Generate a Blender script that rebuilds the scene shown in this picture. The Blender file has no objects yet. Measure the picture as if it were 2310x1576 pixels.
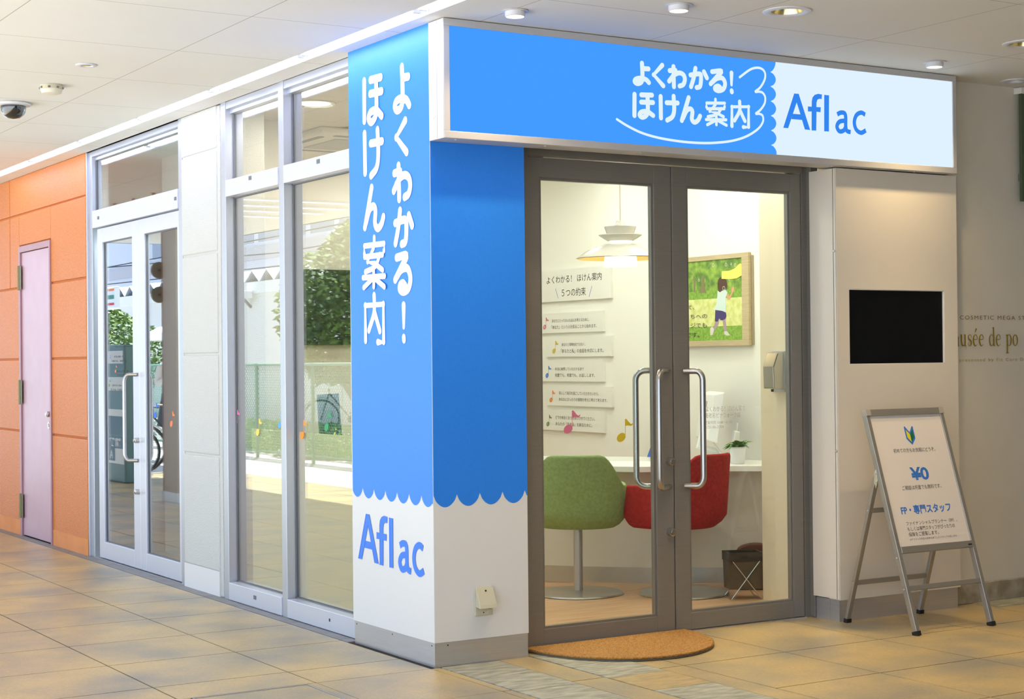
import bpy, bmesh, math, random
from mathutils import Vector, Matrix
random.seed(7)
S = bpy.context.scene
COL = S.collection
# ------------------------------------------------------------------ camera
F_PX, YAW, PITCH, ROLL = 3736.69, 0.5526, 0.006051, -0.010177
CAM = Vector((-3.64693, -6.60996, 1.4))
fw = Vector((math.sin(YAW)*math.cos(PITCH), math.cos(YAW)*math.cos(PITCH), math.sin(PITCH)))
rt0 = Vector((math.cos(YAW), -math.sin(YAW), 0)); up0 = rt0.cross(fw)
RT = rt0*math.cos(ROLL) + up0*math.sin(ROLL); UP = up0*math.cos(ROLL) - rt0*math.sin(ROLL)
cd = bpy.data.cameras.new('camera'); cam = bpy.data.objects.new('camera', cd); COL.objects.link(cam)
cd.sensor_fit = 'HORIZONTAL'; cd.sensor_width = 36; cd.lens = F_PX*36/2310; cd.clip_end = 300; cd.clip_start = .05
cam.matrix_world = Matrix(((RT.x, UP.x, -fw.x, CAM.x), (RT.y, UP.y, -fw.y, CAM.y), (RT.z, UP.z, -fw.z, CAM.z), (0, 0, 0, 1)))
S.camera = cam
def at(px, py, ax, v):
    """point of the real plane ax = v that the survey pixel (px, py) shows"""
    d = fw*F_PX + RT*(px-1155) - UP*(py-788)
    i = 'xyz'.index(ax); return CAM + d*((v-CAM[i])/d[i])
# ------------------------------------------------------------------ light and exposure
S.view_settings.view_transform = 'Standard'; S.view_settings.look = 'None'
S.view_settings.exposure = 0.35; S.view_settings.gamma = 1.0; S.view_settings.use_curve_mapping = False
wd = bpy.data.worlds.new('sky'); S.world = wd; wd.use_nodes = True
bg = wd.node_tree.nodes['Background']; bg.inputs[0].default_value = (.58, .74, 1.0, 1); bg.inputs[1].default_value = 2.0
sl = bpy.data.lights.new('sun', 'SUN'); sl.energy = 17.0; sl.angle = .01; sl.color = (.93, .97, 1)
so = bpy.data.objects.new('sun', sl); COL.objects.link(so)
so.rotation_euler = Vector((-.24, .45, 1.0)).to_track_quat('Z', 'Y').to_euler()
STRIP_E, DOWN_W, SHOP_W, SIGN_E = 17.0, 38, 10, .79
WARM = (1.0, .74, .40)
def lamp_light(parent, kind, loc, power, color, size=.1, rot=None, spot=1.6, blend=.6):
    l = bpy.data.lights.new(kind.lower()+'_light', kind); l.energy = power; l.color = color
    if kind == 'AREA': l.shape = 'DISK'; l.size = size
    else: l.shadow_soft_size = size
    if kind == 'SPOT': l.spot_size = spot; l.spot_blend = blend
    o = bpy.data.objects.new('lamp_light', l); COL.objects.link(o); o.parent = parent; o.location = loc
    if rot: o.rotation_euler = rot
    return o
# ------------------------------------------------------------------ materials
def lin(c):
    return tuple(((x/255)/12.92 if x/255 <= .04045 else ((x/255+.055)/1.055)**2.4) for x in c[:3]) + (1,)
def nd(nt, t, **kw):
    n = nt.nodes.new(t)
    for k, v in kw.items(): setattr(n, k, v)
    return n
MATS = {}
def mat(name, rgb, rough=.5, metal=0, noise=0, nscale=30, bump=0, bscale=200, rgb2=None, emit=0, spec=.5, coat=0, detail=4, stretch=None, aniso=0):
    if name in MATS: return MATS[name]
    m = bpy.data.materials.new(name); m.use_nodes = True; nt = m.node_tree; b = nt.nodes['Principled BSDF']
    b.inputs['Roughness'].default_value = rough; b.inputs['Metallic'].default_value = metal
    b.inputs['Specular IOR Level'].default_value = spec; b.inputs['Coat Weight'].default_value = coat
    if aniso: b.inputs['Anisotropic'].default_value = aniso
    b.inputs['Base Color'].default_value = lin(rgb)
    tc = nd(nt, 'ShaderNodeTexCoord'); src = tc.outputs['Object']
    if stretch:
        mp = nd(nt, 'ShaderNodeMapping'); mp.inputs['Scale'].default_value = stretch
        nt.links.new(src, mp.inputs[0]); src = mp.outputs[0]
    if noise or rgb2:
        n = nd(nt, 'ShaderNodeTexNoise'); n.inputs['Scale'].default_value = nscale; n.inputs['Detail'].default_value = detail
        nt.links.new(src, n.inputs['Vector'])
        r = nd(nt, 'ShaderNodeValToRGB'); r.color_ramp.elements[0].position = .35; r.color_ramp.elements[1].position = .65
        c1 = rgb2 or tuple(max(0, x-noise) for x in rgb); r.color_ramp.elements[0].color = lin(c1); r.color_ramp.elements[1].color = lin(rgb)
        nt.links.new(n.outputs['Fac'], r.inputs[0]); nt.links.new(r.outputs[0], b.inputs['Base Color'])
    if bump:
        n2 = nd(nt, 'ShaderNodeTexNoise'); n2.inputs['Scale'].default_value = bscale; n2.inputs['Detail'].default_value = 3
        nt.links.new(src, n2.inputs['Vector']); bp = nd(nt, 'ShaderNodeBump'); bp.inputs['Strength'].default_value = bump; bp.inputs['Distance'].default_value = .01
        nt.links.new(n2.outputs['Fac'], bp.inputs['Height']); nt.links.new(bp.outputs[0], b.inputs['Normal'])
    if emit:
        b.inputs['Emission Color'].default_value = lin(rgb); b.inputs['Emission Strength'].default_value = emit
    MATS[name] = m; return m
def glow(name, rgb, e, noise=0):
    m = bpy.data.materials.new(name); m.use_nodes = True; nt = m.node_tree; nt.nodes.clear()
    em = nd(nt, 'ShaderNodeEmission'); em.inputs[0].default_value = lin(rgb); em.inputs[1].default_value = e
    o = nd(nt, 'ShaderNodeOutputMaterial'); nt.links.new(em.outputs[0], o.inputs[0]); MATS[name] = m; return m
def glass_mat(name, tint=(245, 250, 248), k=1.0):
    m = bpy.data.materials.new(name); m.use_nodes = True; nt = m.node_tree; nt.nodes.clear(); L = nt.links.new
    g = nd(nt, 'ShaderNodeNewGeometry'); dt = nd(nt, 'ShaderNodeVectorMath', operation='DOT_PRODUCT')
    L(g.outputs['Normal'], dt.inputs[0]); L(g.outputs['Incoming'], dt.inputs[1])
    ab = nd(nt, 'ShaderNodeMath', operation='ABSOLUTE'); L(dt.outputs['Value'], ab.inputs[0])
    s1 = nd(nt, 'ShaderNodeMath', operation='SUBTRACT'); s1.inputs[0].default_value = 1; L(ab.outputs[0], s1.inputs[1])
    pw = nd(nt, 'ShaderNodeMath', operation='POWER'); L(s1.outputs[0], pw.inputs[0]); pw.inputs[1].default_value = 5
    ma = nd(nt, 'ShaderNodeMath', operation='MULTIPLY_ADD'); L(pw.outputs[0], ma.inputs[0]); ma.inputs[1].default_value = .95*k; ma.inputs[2].default_value = .045*k
    cl = nd(nt, 'ShaderNodeMath', operation='MINIMUM'); L(ma.outputs[0], cl.inputs[0]); cl.inputs[1].default_value = 1
    tr = nd(nt, 'ShaderNodeBsdfTransparent'); tr.inputs[0].default_value = lin(tint); gl = nd(nt, 'ShaderNodeBsdfGlossy'); gl.inputs['Roughness'].default_value = 0
    mx = nd(nt, 'ShaderNodeMixShader'); L(cl.outputs[0], mx.inputs[0]); L(tr.outputs[0], mx.inputs[1]); L(gl.outputs[0], mx.inputs[2])
    o = nd(nt, 'ShaderNodeOutputMaterial'); L(mx.outputs[0], o.inputs[0]); MATS[name] = m; return m
def film_mat(name, rgb, opac, rough=1):
    m = bpy.data.materials.new(name); m.use_nodes = True; nt = m.node_tree; nt.nodes.clear(); L = nt.links.new
    d = nd(nt, 'ShaderNodeBsdfDiffuse'); d.inputs[0].default_value = lin(rgb); t = nd(nt, 'ShaderNodeBsdfTranslucent'); t.inputs[0].default_value = lin(rgb)
    a = nd(nt, 'ShaderNodeMixShader'); a.inputs[0].default_value = .25; L(d.outputs[0], a.inputs[1]); L(t.outputs[0], a.inputs[2])
    tr = nd(nt, 'ShaderNodeBsdfTransparent'); b = nd(nt, 'ShaderNodeMixShader'); b.inputs[0].default_value = opac; L(tr.outputs[0], b.inputs[1]); L(a.outputs[0], b.inputs[2])
    o = nd(nt, 'ShaderNodeOutputMaterial'); L(b.outputs[0], o.inputs[0]); MATS[name] = m; return m
def grid_lines(m, ax, x0, sx, w, dark):
    """thin dark joints along one object axis, drawn into the base colour of m"""
    nt = m.node_tree; b = nt.nodes['Principled BSDF']; L = nt.links.new
    tc = nd(nt, 'ShaderNodeTexCoord'); sp = nd(nt, 'ShaderNodeSeparateXYZ'); L(tc.outputs['Object'], sp.inputs[0])
    a = nd(nt, 'ShaderNodeMath', operation='SUBTRACT'); L(sp.outputs[ax], a.inputs[0]); a.inputs[1].default_value = x0 - w/2
    p = nd(nt, 'ShaderNodeMath', operation='FLOORED_MODULO'); L(a.outputs[0], p.inputs[0]); p.inputs[1].default_value = sx
    c = nd(nt, 'ShaderNodeMath', operation='LESS_THAN'); L(p.outputs[0], c.inputs[0]); c.inputs[1].default_value = w
    mx = nd(nt, 'ShaderNodeMix', data_type='RGBA'); L(c.outputs[0], mx.inputs[0])
    bc = b.inputs['Base Color']
    if bc.is_linked: L(bc.links[0].from_socket, mx.inputs[6])
    else: mx.inputs[6].default_value = bc.default_value
    mx.inputs[7].default_value = lin(dark); L(mx.outputs[2], bc)
M_ALU = mat('alu_silver', (196, 198, 205), .38, .75, spec=.5)
M_ALU2 = mat('alu_champagne', (172, 168, 160), .36, .7)
M_WHITE = mat('white_panel', (226, 224, 220), .45)
M_BLUE = mat('blue_print', (42, 134, 240), .42, noise=3, nscale=80)
M_PRINT = mat('white_print', (236, 238, 244), .45)
M_LOGO = mat('logo_blue', (58, 128, 240), .45)
M_STEEL = mat('brushed_steel', (206, 206, 210), .30, .75, noise=10, nscale=4, stretch=(1, 1, 120))
M_SHINY = mat('polished_steel', (205, 203, 198), .18, 1)
M_GREY = mat('grey_bronze', (136, 131, 124), .45, .3, noise=5, nscale=6, stretch=(1, 1, 60))
M_DARK = mat('black_rubber', (28, 27, 27), .6)
M_GASK = mat('grey_gasket', (112, 114, 118), .6)
M_CREAM = mat('cream_wall', (236, 234, 222), .8)
M_IVORY = mat('ivory_plastic', (205, 198, 172), .35)
M_INK = mat('black_ink', (52, 48, 40), .7)
M_GLASS = glass_mat('clear_glass'); M_GLASSW = glass_mat('window_glass', (242, 243, 238), 2.4)
def c_(name, rgb, r=.6): return mat(name, rgb, r)
# ------------------------------------------------------------------ mesh helpers
def wloc(p):
    v = Vector((0, 0, 0))
    while p is not None: v = v + p.location; p = p.parent
    return v
class MB:
    def __init__(s): s.v = []; s.f = []
    def add(s, vs, fs):
        n = len(s.v); s.v += [tuple(v) for v in vs]; s.f += [tuple(i+n for i in f) for f in fs]; return s
    def box(s, a, b):
        x0, x1 = sorted((a[0], b[0])); y0, y1 = sorted((a[1], b[1])); z0, z1 = sorted((a[2], b[2]))
        return s.add([(x0, y0, z0), (x1, y0, z0), (x1, y1, z0), (x0, y1, z0), (x0, y0, z1), (x1, y0, z1), (x1, y1, z1), (x0, y1, z1)],
                     [(0, 3, 2, 1), (4, 5, 6, 7), (0, 1, 5, 4), (1, 2, 6, 5), (2, 3, 7, 6), (3, 0, 4, 7)])
    def bar(s, p, q, w, d, up=(0, 0, 1)):
        """rectangular bar from p to q; w across, d along the second side"""
        p = Vector(p); q = Vector(q); t = (q-p).normalized(); a = t.cross(Vector(up))
        if a.length < 1e-4: a = t.cross(Vector((1, 0, 0)))
        a.normalize(); b = a.cross(t); vs = []
        for c in (p, q):
            for i, j in ((-1, -1), (1, -1), (1, 1), (-1, 1)): vs.append(c + a*i*w/2 + b*j*d/2)
        return s.add(vs, [(0, 1, 2, 3), (7, 6, 5, 4), (0, 4, 5, 1), (1, 5, 6, 2), (2, 6, 7, 3), (3, 7, 4, 0)])
    def tube(s, pts, r, n=12, caps=True):
        pts = [Vector(p) for p in pts]; rs = r if isinstance(r, (list, tuple)) else [r]*len(pts); rings = []; a = None
        for i, p in enumerate(pts):
            t = (pts[min(i+1, len(pts)-1)] - pts[max(i-1, 0)]).normalized()
            if a is None:
                a = t.cross(Vector((0, 0, 1)))
                if a.length < 1e-3: a = t.cross(Vector((1, 0, 0)))
            else: a = a - t*a.dot(t)
            a.normalize(); b = t.cross(a)
            rings.append([p + (a*math.cos(6.28319*k/n) + b*math.sin(6.28319*k/n))*rs[i] for k in range(n)])
        vs = [v for rg in rings for v in rg]; fs = []
        for i in range(len(pts)-1):
            for k in range(n): fs.append((i*n+k, i*n+(k+1) % n, (i+1)*n+(k+1) % n, (i+1)*n+k))
        if caps: fs += [tuple(range(n-1, -1, -1)), tuple((len(pts)-1)*n+k for k in range(n))]
        return s.add(vs, fs)
    def lathe(s, prof, c, n=40, axis='z', cap=True):
        vs = []; fs = []; m = len(prof)
        for k in range(n):
            t = 6.2831853*k/n
            for r, h in prof:
                x, y, z = r*math.cos(t), r*math.sin(t), h
                if axis == 'y': x, y, z = x, -z, y
                if axis == 'x': x, y, z = -z, x, y
                vs.append((c[0]+x, c[1]+y, c[2]+z))
        for k in range(n):
            for i in range(m-1): fs.append((k*m+i, ((k+1) % n)*m+i, ((k+1) % n)*m+i+1, k*m+i+1))
        if cap:
            if prof[0][0] > 1e-5: fs.append(tuple(k*m for k in range(n-1, -1, -1)))
            if prof[-1][0] > 1e-5: fs.append(tuple(k*m+m-1 for k in range(n)))
        return s.add(vs, fs)
    def prism(s, poly, h, place):
        """polygon (a, b) list extruded to thickness h; place(a, b, c) gives the 3D point"""
        n = len(poly); vs = [place(a, b, 0) for a, b in poly] + [place(a, b, h) for a, b in poly]
        fs = [tuple(range(n)), tuple(range(2*n-1, n-1, -1))] + [(i, (i+1) % n, n+(i+1) % n, n+i) for i in range(n)]
        return s.add(vs, fs)
    def islands(s):
        par = list(range(len(s.v)))
        def fd(i):
            while par[i] != i: par[i] = par[par[i]]; i = par[i]
            return i
        for f in s.f:
            for i in f[1:]: par[fd(i)] = fd(f[0])
        gr = {}
        for f in s.f: gr.setdefault(fd(f[0]), []).append(f)
        out = []
        for fs in gr.values():
            ids = sorted({i for f in fs for i in f}); mp = {i: k for k, i in enumerate(ids)}; b = MB(); b.v = [s.v[i] for i in ids]; b.f = [tuple(mp[i] for i in f) for f in fs]; out.append(b)
        return out
    def build_each(s, name, m, parent=None, **k): return [b.build(name, m, parent, **k) for b in s.islands()]
    def build(s, name, m, parent=None, smooth=False, bevel=0, loc=None, sub=0):
        me = bpy.data.meshes.new(name); base = wloc(parent) if parent is not None else Vector(loc or (0, 0, 0))
        me.from_pydata([Vector(v)-base for v in s.v], [], s.f); me.materials.append(m); me.update()
        bm = bmesh.new(); bm.from_mesh(me); bmesh.ops.recalc_face_normals(bm, faces=bm.faces); bm.to_mesh(me); bm.free()
        o = bpy.data.objects.new(name, me); COL.objects.link(o)
        if parent is not None: o.parent = parent
        else: o.location = base
        if smooth:
            me.shade_smooth() if hasattr(me, 'shade_smooth') else None
            try: me.set_sharp_from_angle(angle=.7)
            except Exception: pass
        if bevel:
            b = o.modifiers.new('bevel', 'BEVEL'); b.width = bevel; b.segments = 2; b.limit_method = 'ANGLE'
        if sub:
            u = o.modifiers.new('sub', 'SUBSURF'); u.levels = sub; u.render_levels = sub
        return o
def tag(o, label=None, cat=None, group=None, kind=None):
    if label: o['label'] = label
    if cat: o['category'] = cat
    if group: o['group'] = group
    if kind: o['kind'] = kind
    return o
def thing(name, label, cat, loc=(0, 0, 0), group=None, kind=None):
    o = bpy.data.objects.new(name, None); o.empty_display_size = .1; COL.objects.link(o); o.location = loc
    return tag(o, label, cat, group, kind)
def copy_tree(o, parent=None):
    c = o.copy(); COL.objects.link(c); c.parent = parent
    for ch in list(o.children): copy_tree(ch, c)
    return c
def smooth_pts(pts, n=6, closed=False):
    P = [Vector(p) for p in pts]; out = []; N = len(P)
    rng = range(N) if closed else range(N-1)
    for i in rng:
        p0 = P[(i-1) % N] if closed or i > 0 else P[i]*2-P[i+1]; p1 = P[i]; p2 = P[(i+1) % N]
        p3 = P[(i+2) % N] if closed or i+2 < N else p2*2-p1
        for k in range(n):
            t = k/n; out.append(.5*((2*p1)+(p2-p0)*t+(2*p0-5*p1+4*p2-p3)*t*t+(3*p1-p0-3*p2+p3)*t**3))
    if not closed: out.append(P[-1])
    return out
class Plane:
    """a drawing plane: a to the right, b up, c out towards the viewer"""
    def __init__(s, o, r, u): s.o = Vector(o); s.r = Vector(r); s.u = Vector(u); s.n = s.r.cross(s.u)
    def __call__(s, a, b, c=0): return s.o + s.r*a + s.u*b + s.n*c
PF = lambda y: Plane((0, y, 0), (1, 0, 0), (0, 0, 1))       # faces -y
PX = lambda x: Plane((x, 0, 0), (0, -1, 0), (0, 0, 1))      # faces -x
def fan(mb, pts2, pl, c):                                      # flat polygon
    mb.add([pl(a, b, c) for a, b in pts2], [tuple(range(len(pts2)))])
def stroke(mb, pts, w, pl, c, cap=True, smooth=True, n=6, thick=0):
    """a brush stroke of width w (number or list) lying on plane pl at height c"""
    ws = w if isinstance(w, (list, tuple)) else [w]*len(pts)
    P = [(p[0], p[1], ww) for p, ww in zip(pts, ws)]
    if smooth and len(P) > 2: P = [tuple(v) for v in smooth_pts(P, n)]
    L = []; R = []
    for i, p in enumerate(P):
        q0 = P[max(i-1, 0)]; q1 = P[min(i+1, len(P)-1)]; dx, dy = q1[0]-q0[0], q1[1]-q0[1]; d = math.hypot(dx, dy) or 1
        nx, ny = -dy/d*p[2]/2, dx/d*p[2]/2; L.append((p[0]+nx, p[1]+ny)); R.append((p[0]-nx, p[1]-ny))
    k = len(P); vs = [pl(a, b, c+thick+.0004*(i % k)/k) for i, (a, b) in enumerate(L+R)]
    mb.add(vs, [(i, i+1, k+i+1, k+i) for i in range(k-1)])
    if cap:
        for e, p in enumerate((P[0], P[-1])):
            fan(mb, [(p[0]+p[2]/2*math.cos(t*.3927), p[1]+p[2]/2*math.sin(t*.3927)) for t in range(16)], pl, c+thick+.00012+.0005*e)
    if not smooth:
        for p in P[1:-1]: fan(mb, [(p[0]+p[2]/2*math.cos(t*.3927), p[1]+p[2]/2*math.sin(t*.3927)) for t in range(16)], pl, c+thick+.0002)
def text_mesh(body, pl, a0, b0, a1, b1, m, name='lettering', parent=None, c=.0006, bold=0, extrude=0, fit=True, space=1.0):
    """lettering that fills the rectangle a0..a1, b0..b1 of the plane"""
    cu = bpy.data.curves.new('t', 'FONT'); cu.body = body; cu.offset = bold; cu.extrude = extrude; cu.space_character = space; cu.resolution_u = 3
    o = bpy.data.objects.new('t', cu); COL.objects.link(o); bpy.context.view_layer.update()
    me = bpy.data.meshes.new_from_object(o.evaluated_get(bpy.context.evaluated_depsgraph_get()))
    bpy.data.objects.remove(o); bpy.data.curves.remove(cu)
    xs = [v.co.x for v in me.vertices]; ys = [v.co.y for v in me.vertices]; x0, x1, y0, y1 = min(xs), max(xs), min(ys), max(ys)
    sx = (a1-a0)/(x1-x0); sy = (b1-b0)/(y1-y0) if fit else sx; base = wloc(parent) if parent is not None else Vector((0, 0, 0))
    for v in me.vertices: v.co = pl(a0+(v.co.x-x0)*sx, b0+(v.co.y-y0)*sy, c+v.co.z*sx) - base
    me.materials.clear(); me.materials.append(m); me.name = name; me.update()
    r = bpy.data.objects.new(name, me); COL.objects.link(r)
    if parent is not None: r.parent = parent
    return r
def struct(name, mb, m, parent=None, **k):
    o = mb.build(name, m, parent, **k)
    if parent is None: o['kind'] = 'structure'
    return o
# =================================================================== SETTING
CZ = 2.94
# ---- floor of the arcade: large tan tiles with slate inserts
M_TILE = mat('tan_tile', (204, 176, 118), .30, noise=0, rgb2=(148, 140, 122), nscale=2.0, detail=5, bump=.3, bscale=150, spec=.5)
nt = M_TILE.node_tree; bs = nt.nodes['Principled BSDF']; tn = [n for n in nt.nodes if n.type == 'TEX_NOISE'][0]
rp = [n for n in nt.nodes if n.type == 'VALTORGB'][0]; rp.color_ramp.elements[0].position = .32; rp.color_ramp.elements[1].position = .62
fn = nd(nt, 'ShaderNodeTexNoise'); fn.inputs['Scale'].default_value = 55; fn.inputs['Detail'].default_value = 6; fn.inputs['Roughness'].default_value = .75
nt.links.new(nd(nt, 'ShaderNodeTexCoord').outputs['Object'], fn.inputs['Vector'])
fm = nd(nt, 'ShaderNodeMapRange'); fm.inputs['From Min'].default_value = .3; fm.inputs['From Max'].default_value = .7; fm.inputs['To Min'].default_value = .80; fm.inputs['To Max'].default_value = 1.12
nt.links.new(fn.outputs['Fac'], fm.inputs['Value'])
vm = nd(nt, 'ShaderNodeVectorMath', operation='SCALE'); nt.links.new(rp.outputs[0], vm.inputs[0]); nt.links.new(fm.outputs[0], vm.inputs['Scale']); nt.links.new(vm.outputs[0], bs.inputs['Base Color'])
M_GROUT = mat('dark_grout', (58, 46, 34), .95)
M_SLATE = mat('slate', (184, 182, 160), .5, rgb2=(138, 134, 118), nscale=9, detail=8, bump=.5, bscale=28, stretch=(1, 3, 1))
M_SLATE2 = mat('rust_slate', (190, 164, 110), .5, rgb2=(160, 140, 100), nscale=9, detail=8, bump=.5, bscale=28, stretch=(1, 3, 1))
M_SILL = mat('sill_concrete', (136, 134, 132), .5, noise=14, nscale=7)
fb = MB().box((-4.2, -9, -.06), (4.6, 14, -.003)); FLOOR = struct('floor', fb, M_GROUT)
tl = MB(); sl_a = MB(); sl_b = MB()
def tiles(xs, ys, mb, g=.004, h=0.0):
    for x0, x1 in zip(xs, xs[1:]):
        for y0, y1 in zip(ys, ys[1:]): mb.box((x0+g, y0+g, -.006), (x1-g, y1-g, h))
XL = [-4.2, -3.74, -3.11, -2.48, -1.85, -1.22, -.59, -.02]
YT = [0.0, .305] + [.305+.62*k for k in range(1, 23)]
YB = [-.62-.62*k for k in range(13, -1, -1)] + [0.0]
tiles(XL, YT, tl)
HX0, HX1, HY0, HY1 = -1.17, -.632, -.56, -.005       # hatch opening
for x0, x1 in zip(XL, XL[1:]):
    for y0, y1 in zip(YB, YB[1:]):
        if x0 == -1.22 and y0 > -.63:
            tl.box((x0+.002, y0+.002, -.006), (HX0, y1-.002, 0)); tl.box((HX1, y0+.002, -.006), (x1-.002, y1-.002, 0)); tl.box((HX0, y0+.002, -.006), (HX1, HY0, 0))
        else: tl.box((x0+.002, y0+.002, -.006), (x1-.002, y1-.002, 0))
YR = [-.585-.635*k for k in range(13, -1, -1)]
tiles([.97, 1.57, 2.185, 2.80, 3.43, 4.05, 4.6], YR + [.2], tl)
tiles([.832, .97], [-8.8, -7, -5.4, -3.8, -2.3, -1.86, -.585, .16], tl)
tiles([.34, .515], [-8, -6.8, -5.6, -4.4, -3.2, -1.9, -.61, .16], tl)
tiles([-.02, .028], [-8, -6.2, -4.3, -2.48, -1.24, -.62, 0], tl)
for k in range(24):
    y1 = -.005-.33*k; sl_a.box((.032, y1-.326, -.006), (.336, y1, .0015)) if k % 7 != 5 else sl_b.box((.032, y1-.326, -.006), (.336, y1, .0015))
    y1 = .016-.33*k; (sl_b if k in (2, 9, 15) else sl_a).box((.519, y1-.326, -.006), (.828, y1, .0015))
sl_a.box((3.46, -.2, -.004), (4.6, .0, .003)); tl.box((.5, .018, -.006), (.97, .16, 0))
tl.build('floor_tiles', M_TILE, FLOOR, bevel=0)['kind'] = 'structure'
sl_a.build('slate_pavers', M_SLATE, FLOOR)['kind'] = 'structure'; sl_b.build('rust_slate_pavers', M_SLATE2, FLOOR)['kind'] = 'structure'
sb = MB(); ys = [.86, .963, 1.582, 2.2, 2.82, 3.44, 4.06, 4.68, 5.3]
for a, b in zip(ys, ys[1:]): sb.box((-.018, a+.002, -.006), (.16, b-.002, .0012))
sb.box((-.018, 5.31, -.006), (.06, 12, 0)); sb.build('sill_strip', M_SILL, FLOOR)['kind'] = 'structure'
# shop floor, wood boards
M_WOOD = mat('wood_floor', (218, 178, 138), .38, rgb2=(196, 150, 110), nscale=3, detail=6, stretch=(1, 14, 1))
nt = M_WOOD.node_tree
for n in nt.nodes:
    if n.type == 'MAPPING': n.inputs['Rotation'].default_value = (0, 0, math.radians(62))
struct('floor', MB().box((.16, .16, -.06), (4.3, 5.2, .001)), M_WOOD)
# street outside
M_ASPH = mat('pale_paving', (190, 188, 184), .85, noise=12, nscale=2)
struct('ground', MB().box((-60, -40, -.2), (-4.2, 110, -.04)), M_ASPH)
# ---- ceiling with slot and downlight openings
M_CEIL = mat('ceiling_panel', (226, 224, 218), .75, noise=3, nscale=1.5)
grid_lines(M_CEIL, 'X', -.75, .945, .005, (170, 164, 152)); grid_lines(M_CEIL, 'Y', -.66, .93, .005, (166, 160, 148))
CEIL = struct('ceiling', MB().box((-3.95, -9, CZ), (-.185, 14, CZ+.06)), M_CEIL)
CE2 = struct('ceiling', MB().box((-.085, -9, CZ), (4.6, .25, CZ+.06)), M_CEIL)
struct('ceiling', MB().box((-.085, .25, CZ), (.058, 14, CZ+.06)), M_CEIL)
struct('ceiling', MB().box((-.185, -9, CZ+.001), (-.085, -1.42, CZ+.06)), M_CEIL); struct('ceiling', MB().box((-.185, 7.28, CZ+.001), (-.085, 14, CZ+.06)), M_CEIL)
REC = [(1.28, -.985, .070), (2.83, -.975, .070), (3.66, -.175, .045), (-1.026, 1.789, .030)]
def cut(o, cutters):
    for mb in cutters:
        c = mb.build('cutter', M_CEIL); m = o.modifiers.new('b', 'BOOLEAN'); m.operation = 'DIFFERENCE'; m.object = c; m.solver = 'EXACT'
        bpy.context.view_layer.update(); me = bpy.data.meshes.new_from_object(o.evaluated_get(bpy.context.evaluated_depsgraph_get()))
        o.modifiers.clear(); o.data = me; bpy.data.objects.remove(c)
for cl, sel in ((CEIL, [h for h in REC if h[0] < -.2]), (CE2, [h for h in REC if h[0] > 0])):
    cut(cl, [MB().lathe([(r, CZ-.05), (r, CZ+.1)], (x, y, 0), 32) for x, y, r in sel])
slab = MB().box((-3.95, -9, CZ+.20), (4.6, 14, CZ+.5)).box((-3.95, -9, CZ), (-3.9, 14, CZ+.5)).box((-4.0, 14, CZ), (4.6, 14.1, CZ+.5)).box((4.55, -9, CZ), (4.6, .2, CZ+.5)).box((-4, -9.1, CZ), (4.6, -9, CZ+.5))
struct('wall_opposite', MB().box((-1.5, -9.1, 0), (4.6, -9.0, CZ)).box((4.6, -9.1, 0), (4.7, .2, CZ)), mat('opposite_wall', (150, 140, 124), .7))
struct('roof', slab, mat('slab', (150, 150, 150), .9))
# ---- left side: orange rendered wall, white rendered wall
def render_blocks(name, m, x, x2, ylist, zl, skip=None, gap=.012, parent=None):
    mb = MB()
    for y0, y1, z0, z1 in ylist: mb.box((x, y0+gap/2, z0+gap/2), (x2, y1-gap/2, z1-gap/2))
    mb.box((x+.018, min(a[0] for a in ylist), 0), (x2+.002, max(a[1] for a in ylist), CZ)) if not skip else None
    if skip:
        for a in skip: mb.box(*a)
    return mb
M_ORANGE = mat('orange_render', (220, 130, 48), .42, rgb2=(204, 114, 34), nscale=70, bump=.55, bscale=190, spec=.5)
M_ORANGE2 = mat('orange_joint', (196, 104, 22), .6)
zo = [.0, .855, 1.443, 2.03, 2.629, CZ]
bl = []
for z0, z1 in zip(zo, zo[1:]):
    if z1 <= 2.1:
        bl.append((5.305, 6.19, z0, z1)); bl.append((7.09, 7.80, z0, z1)); bl += [(7.8, 9.4, z0, z1), (9.4, 11, z0, z1)]
    else:
        if z0 < 2.1: bl += [(5.305, 6.19, z0, z1), (6.19, 7.09, 2.37, z1), (7.09, 7.375, z0, z1), (7.375, 9.4, z0, z1), (9.4, 11, z0, z1)]
        else: bl += [(5.305, 7.375, z0, z1), (7.375, 9.4, z0, z1), (9.4, 11, z0, z1)]
mb = MB(); g = .006
for y0, y1, z0, z1 in bl:
    a0 = y0 if y0 == 5.305 or (y0 == 7.09 and z1 < 2.4) or (y0 == 6.19) or (y0 == 7.09) else y0+g
    a1 = y1 if y1 in (6.19, 7.09) else y1-g
    mb.box((.055, a0, z0 + (g if z0 > 0 else 0)), (.20, a1, z1-g if z1 < CZ else z1))
wl = struct('wall_left', mb, M_ORANGE, bevel=.007)
mb = MB().box((.068, 5.31, 0), (.19, 6.185, CZ-.001)).box((.068, 7.095, 0), (.19, 11, CZ-.001)).box((.068, 6.18, 2.372), (.19, 7.1, CZ-.001))
o = mb.build('joint', M_ORANGE2, wl); o['kind'] = 'structure'
mb = MB().box((.0535, 5.306, 0), (.06, 6.188, .12)).box((.0535, 7.092, 0), (.06, 11, .12)); o = mb.build('trim', mat('orange_base', (226, 146, 84), .6, noise=10, nscale=5), wl); o['kind'] = 'structure'
M_STUC = mat('white_render', (206, 206, 200), .6, bump=.6, bscale=170)
zw = [.15, .837, 1.451, 2.064, 2.681, CZ]; mb = MB()
for z0, z1 in zip(zw, zw[1:]): mb.box((.055, 2.745, z0+(g if z0 > .2 else 0)), (.35, 3.335, z1-(g if z1 < 2.9 else 0)))
mb.box((.062, 2.70, 0), (.35, 3.335, CZ-.001))
ww = struct('wall_front', mb, M_STUC, bevel=.008)
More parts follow.
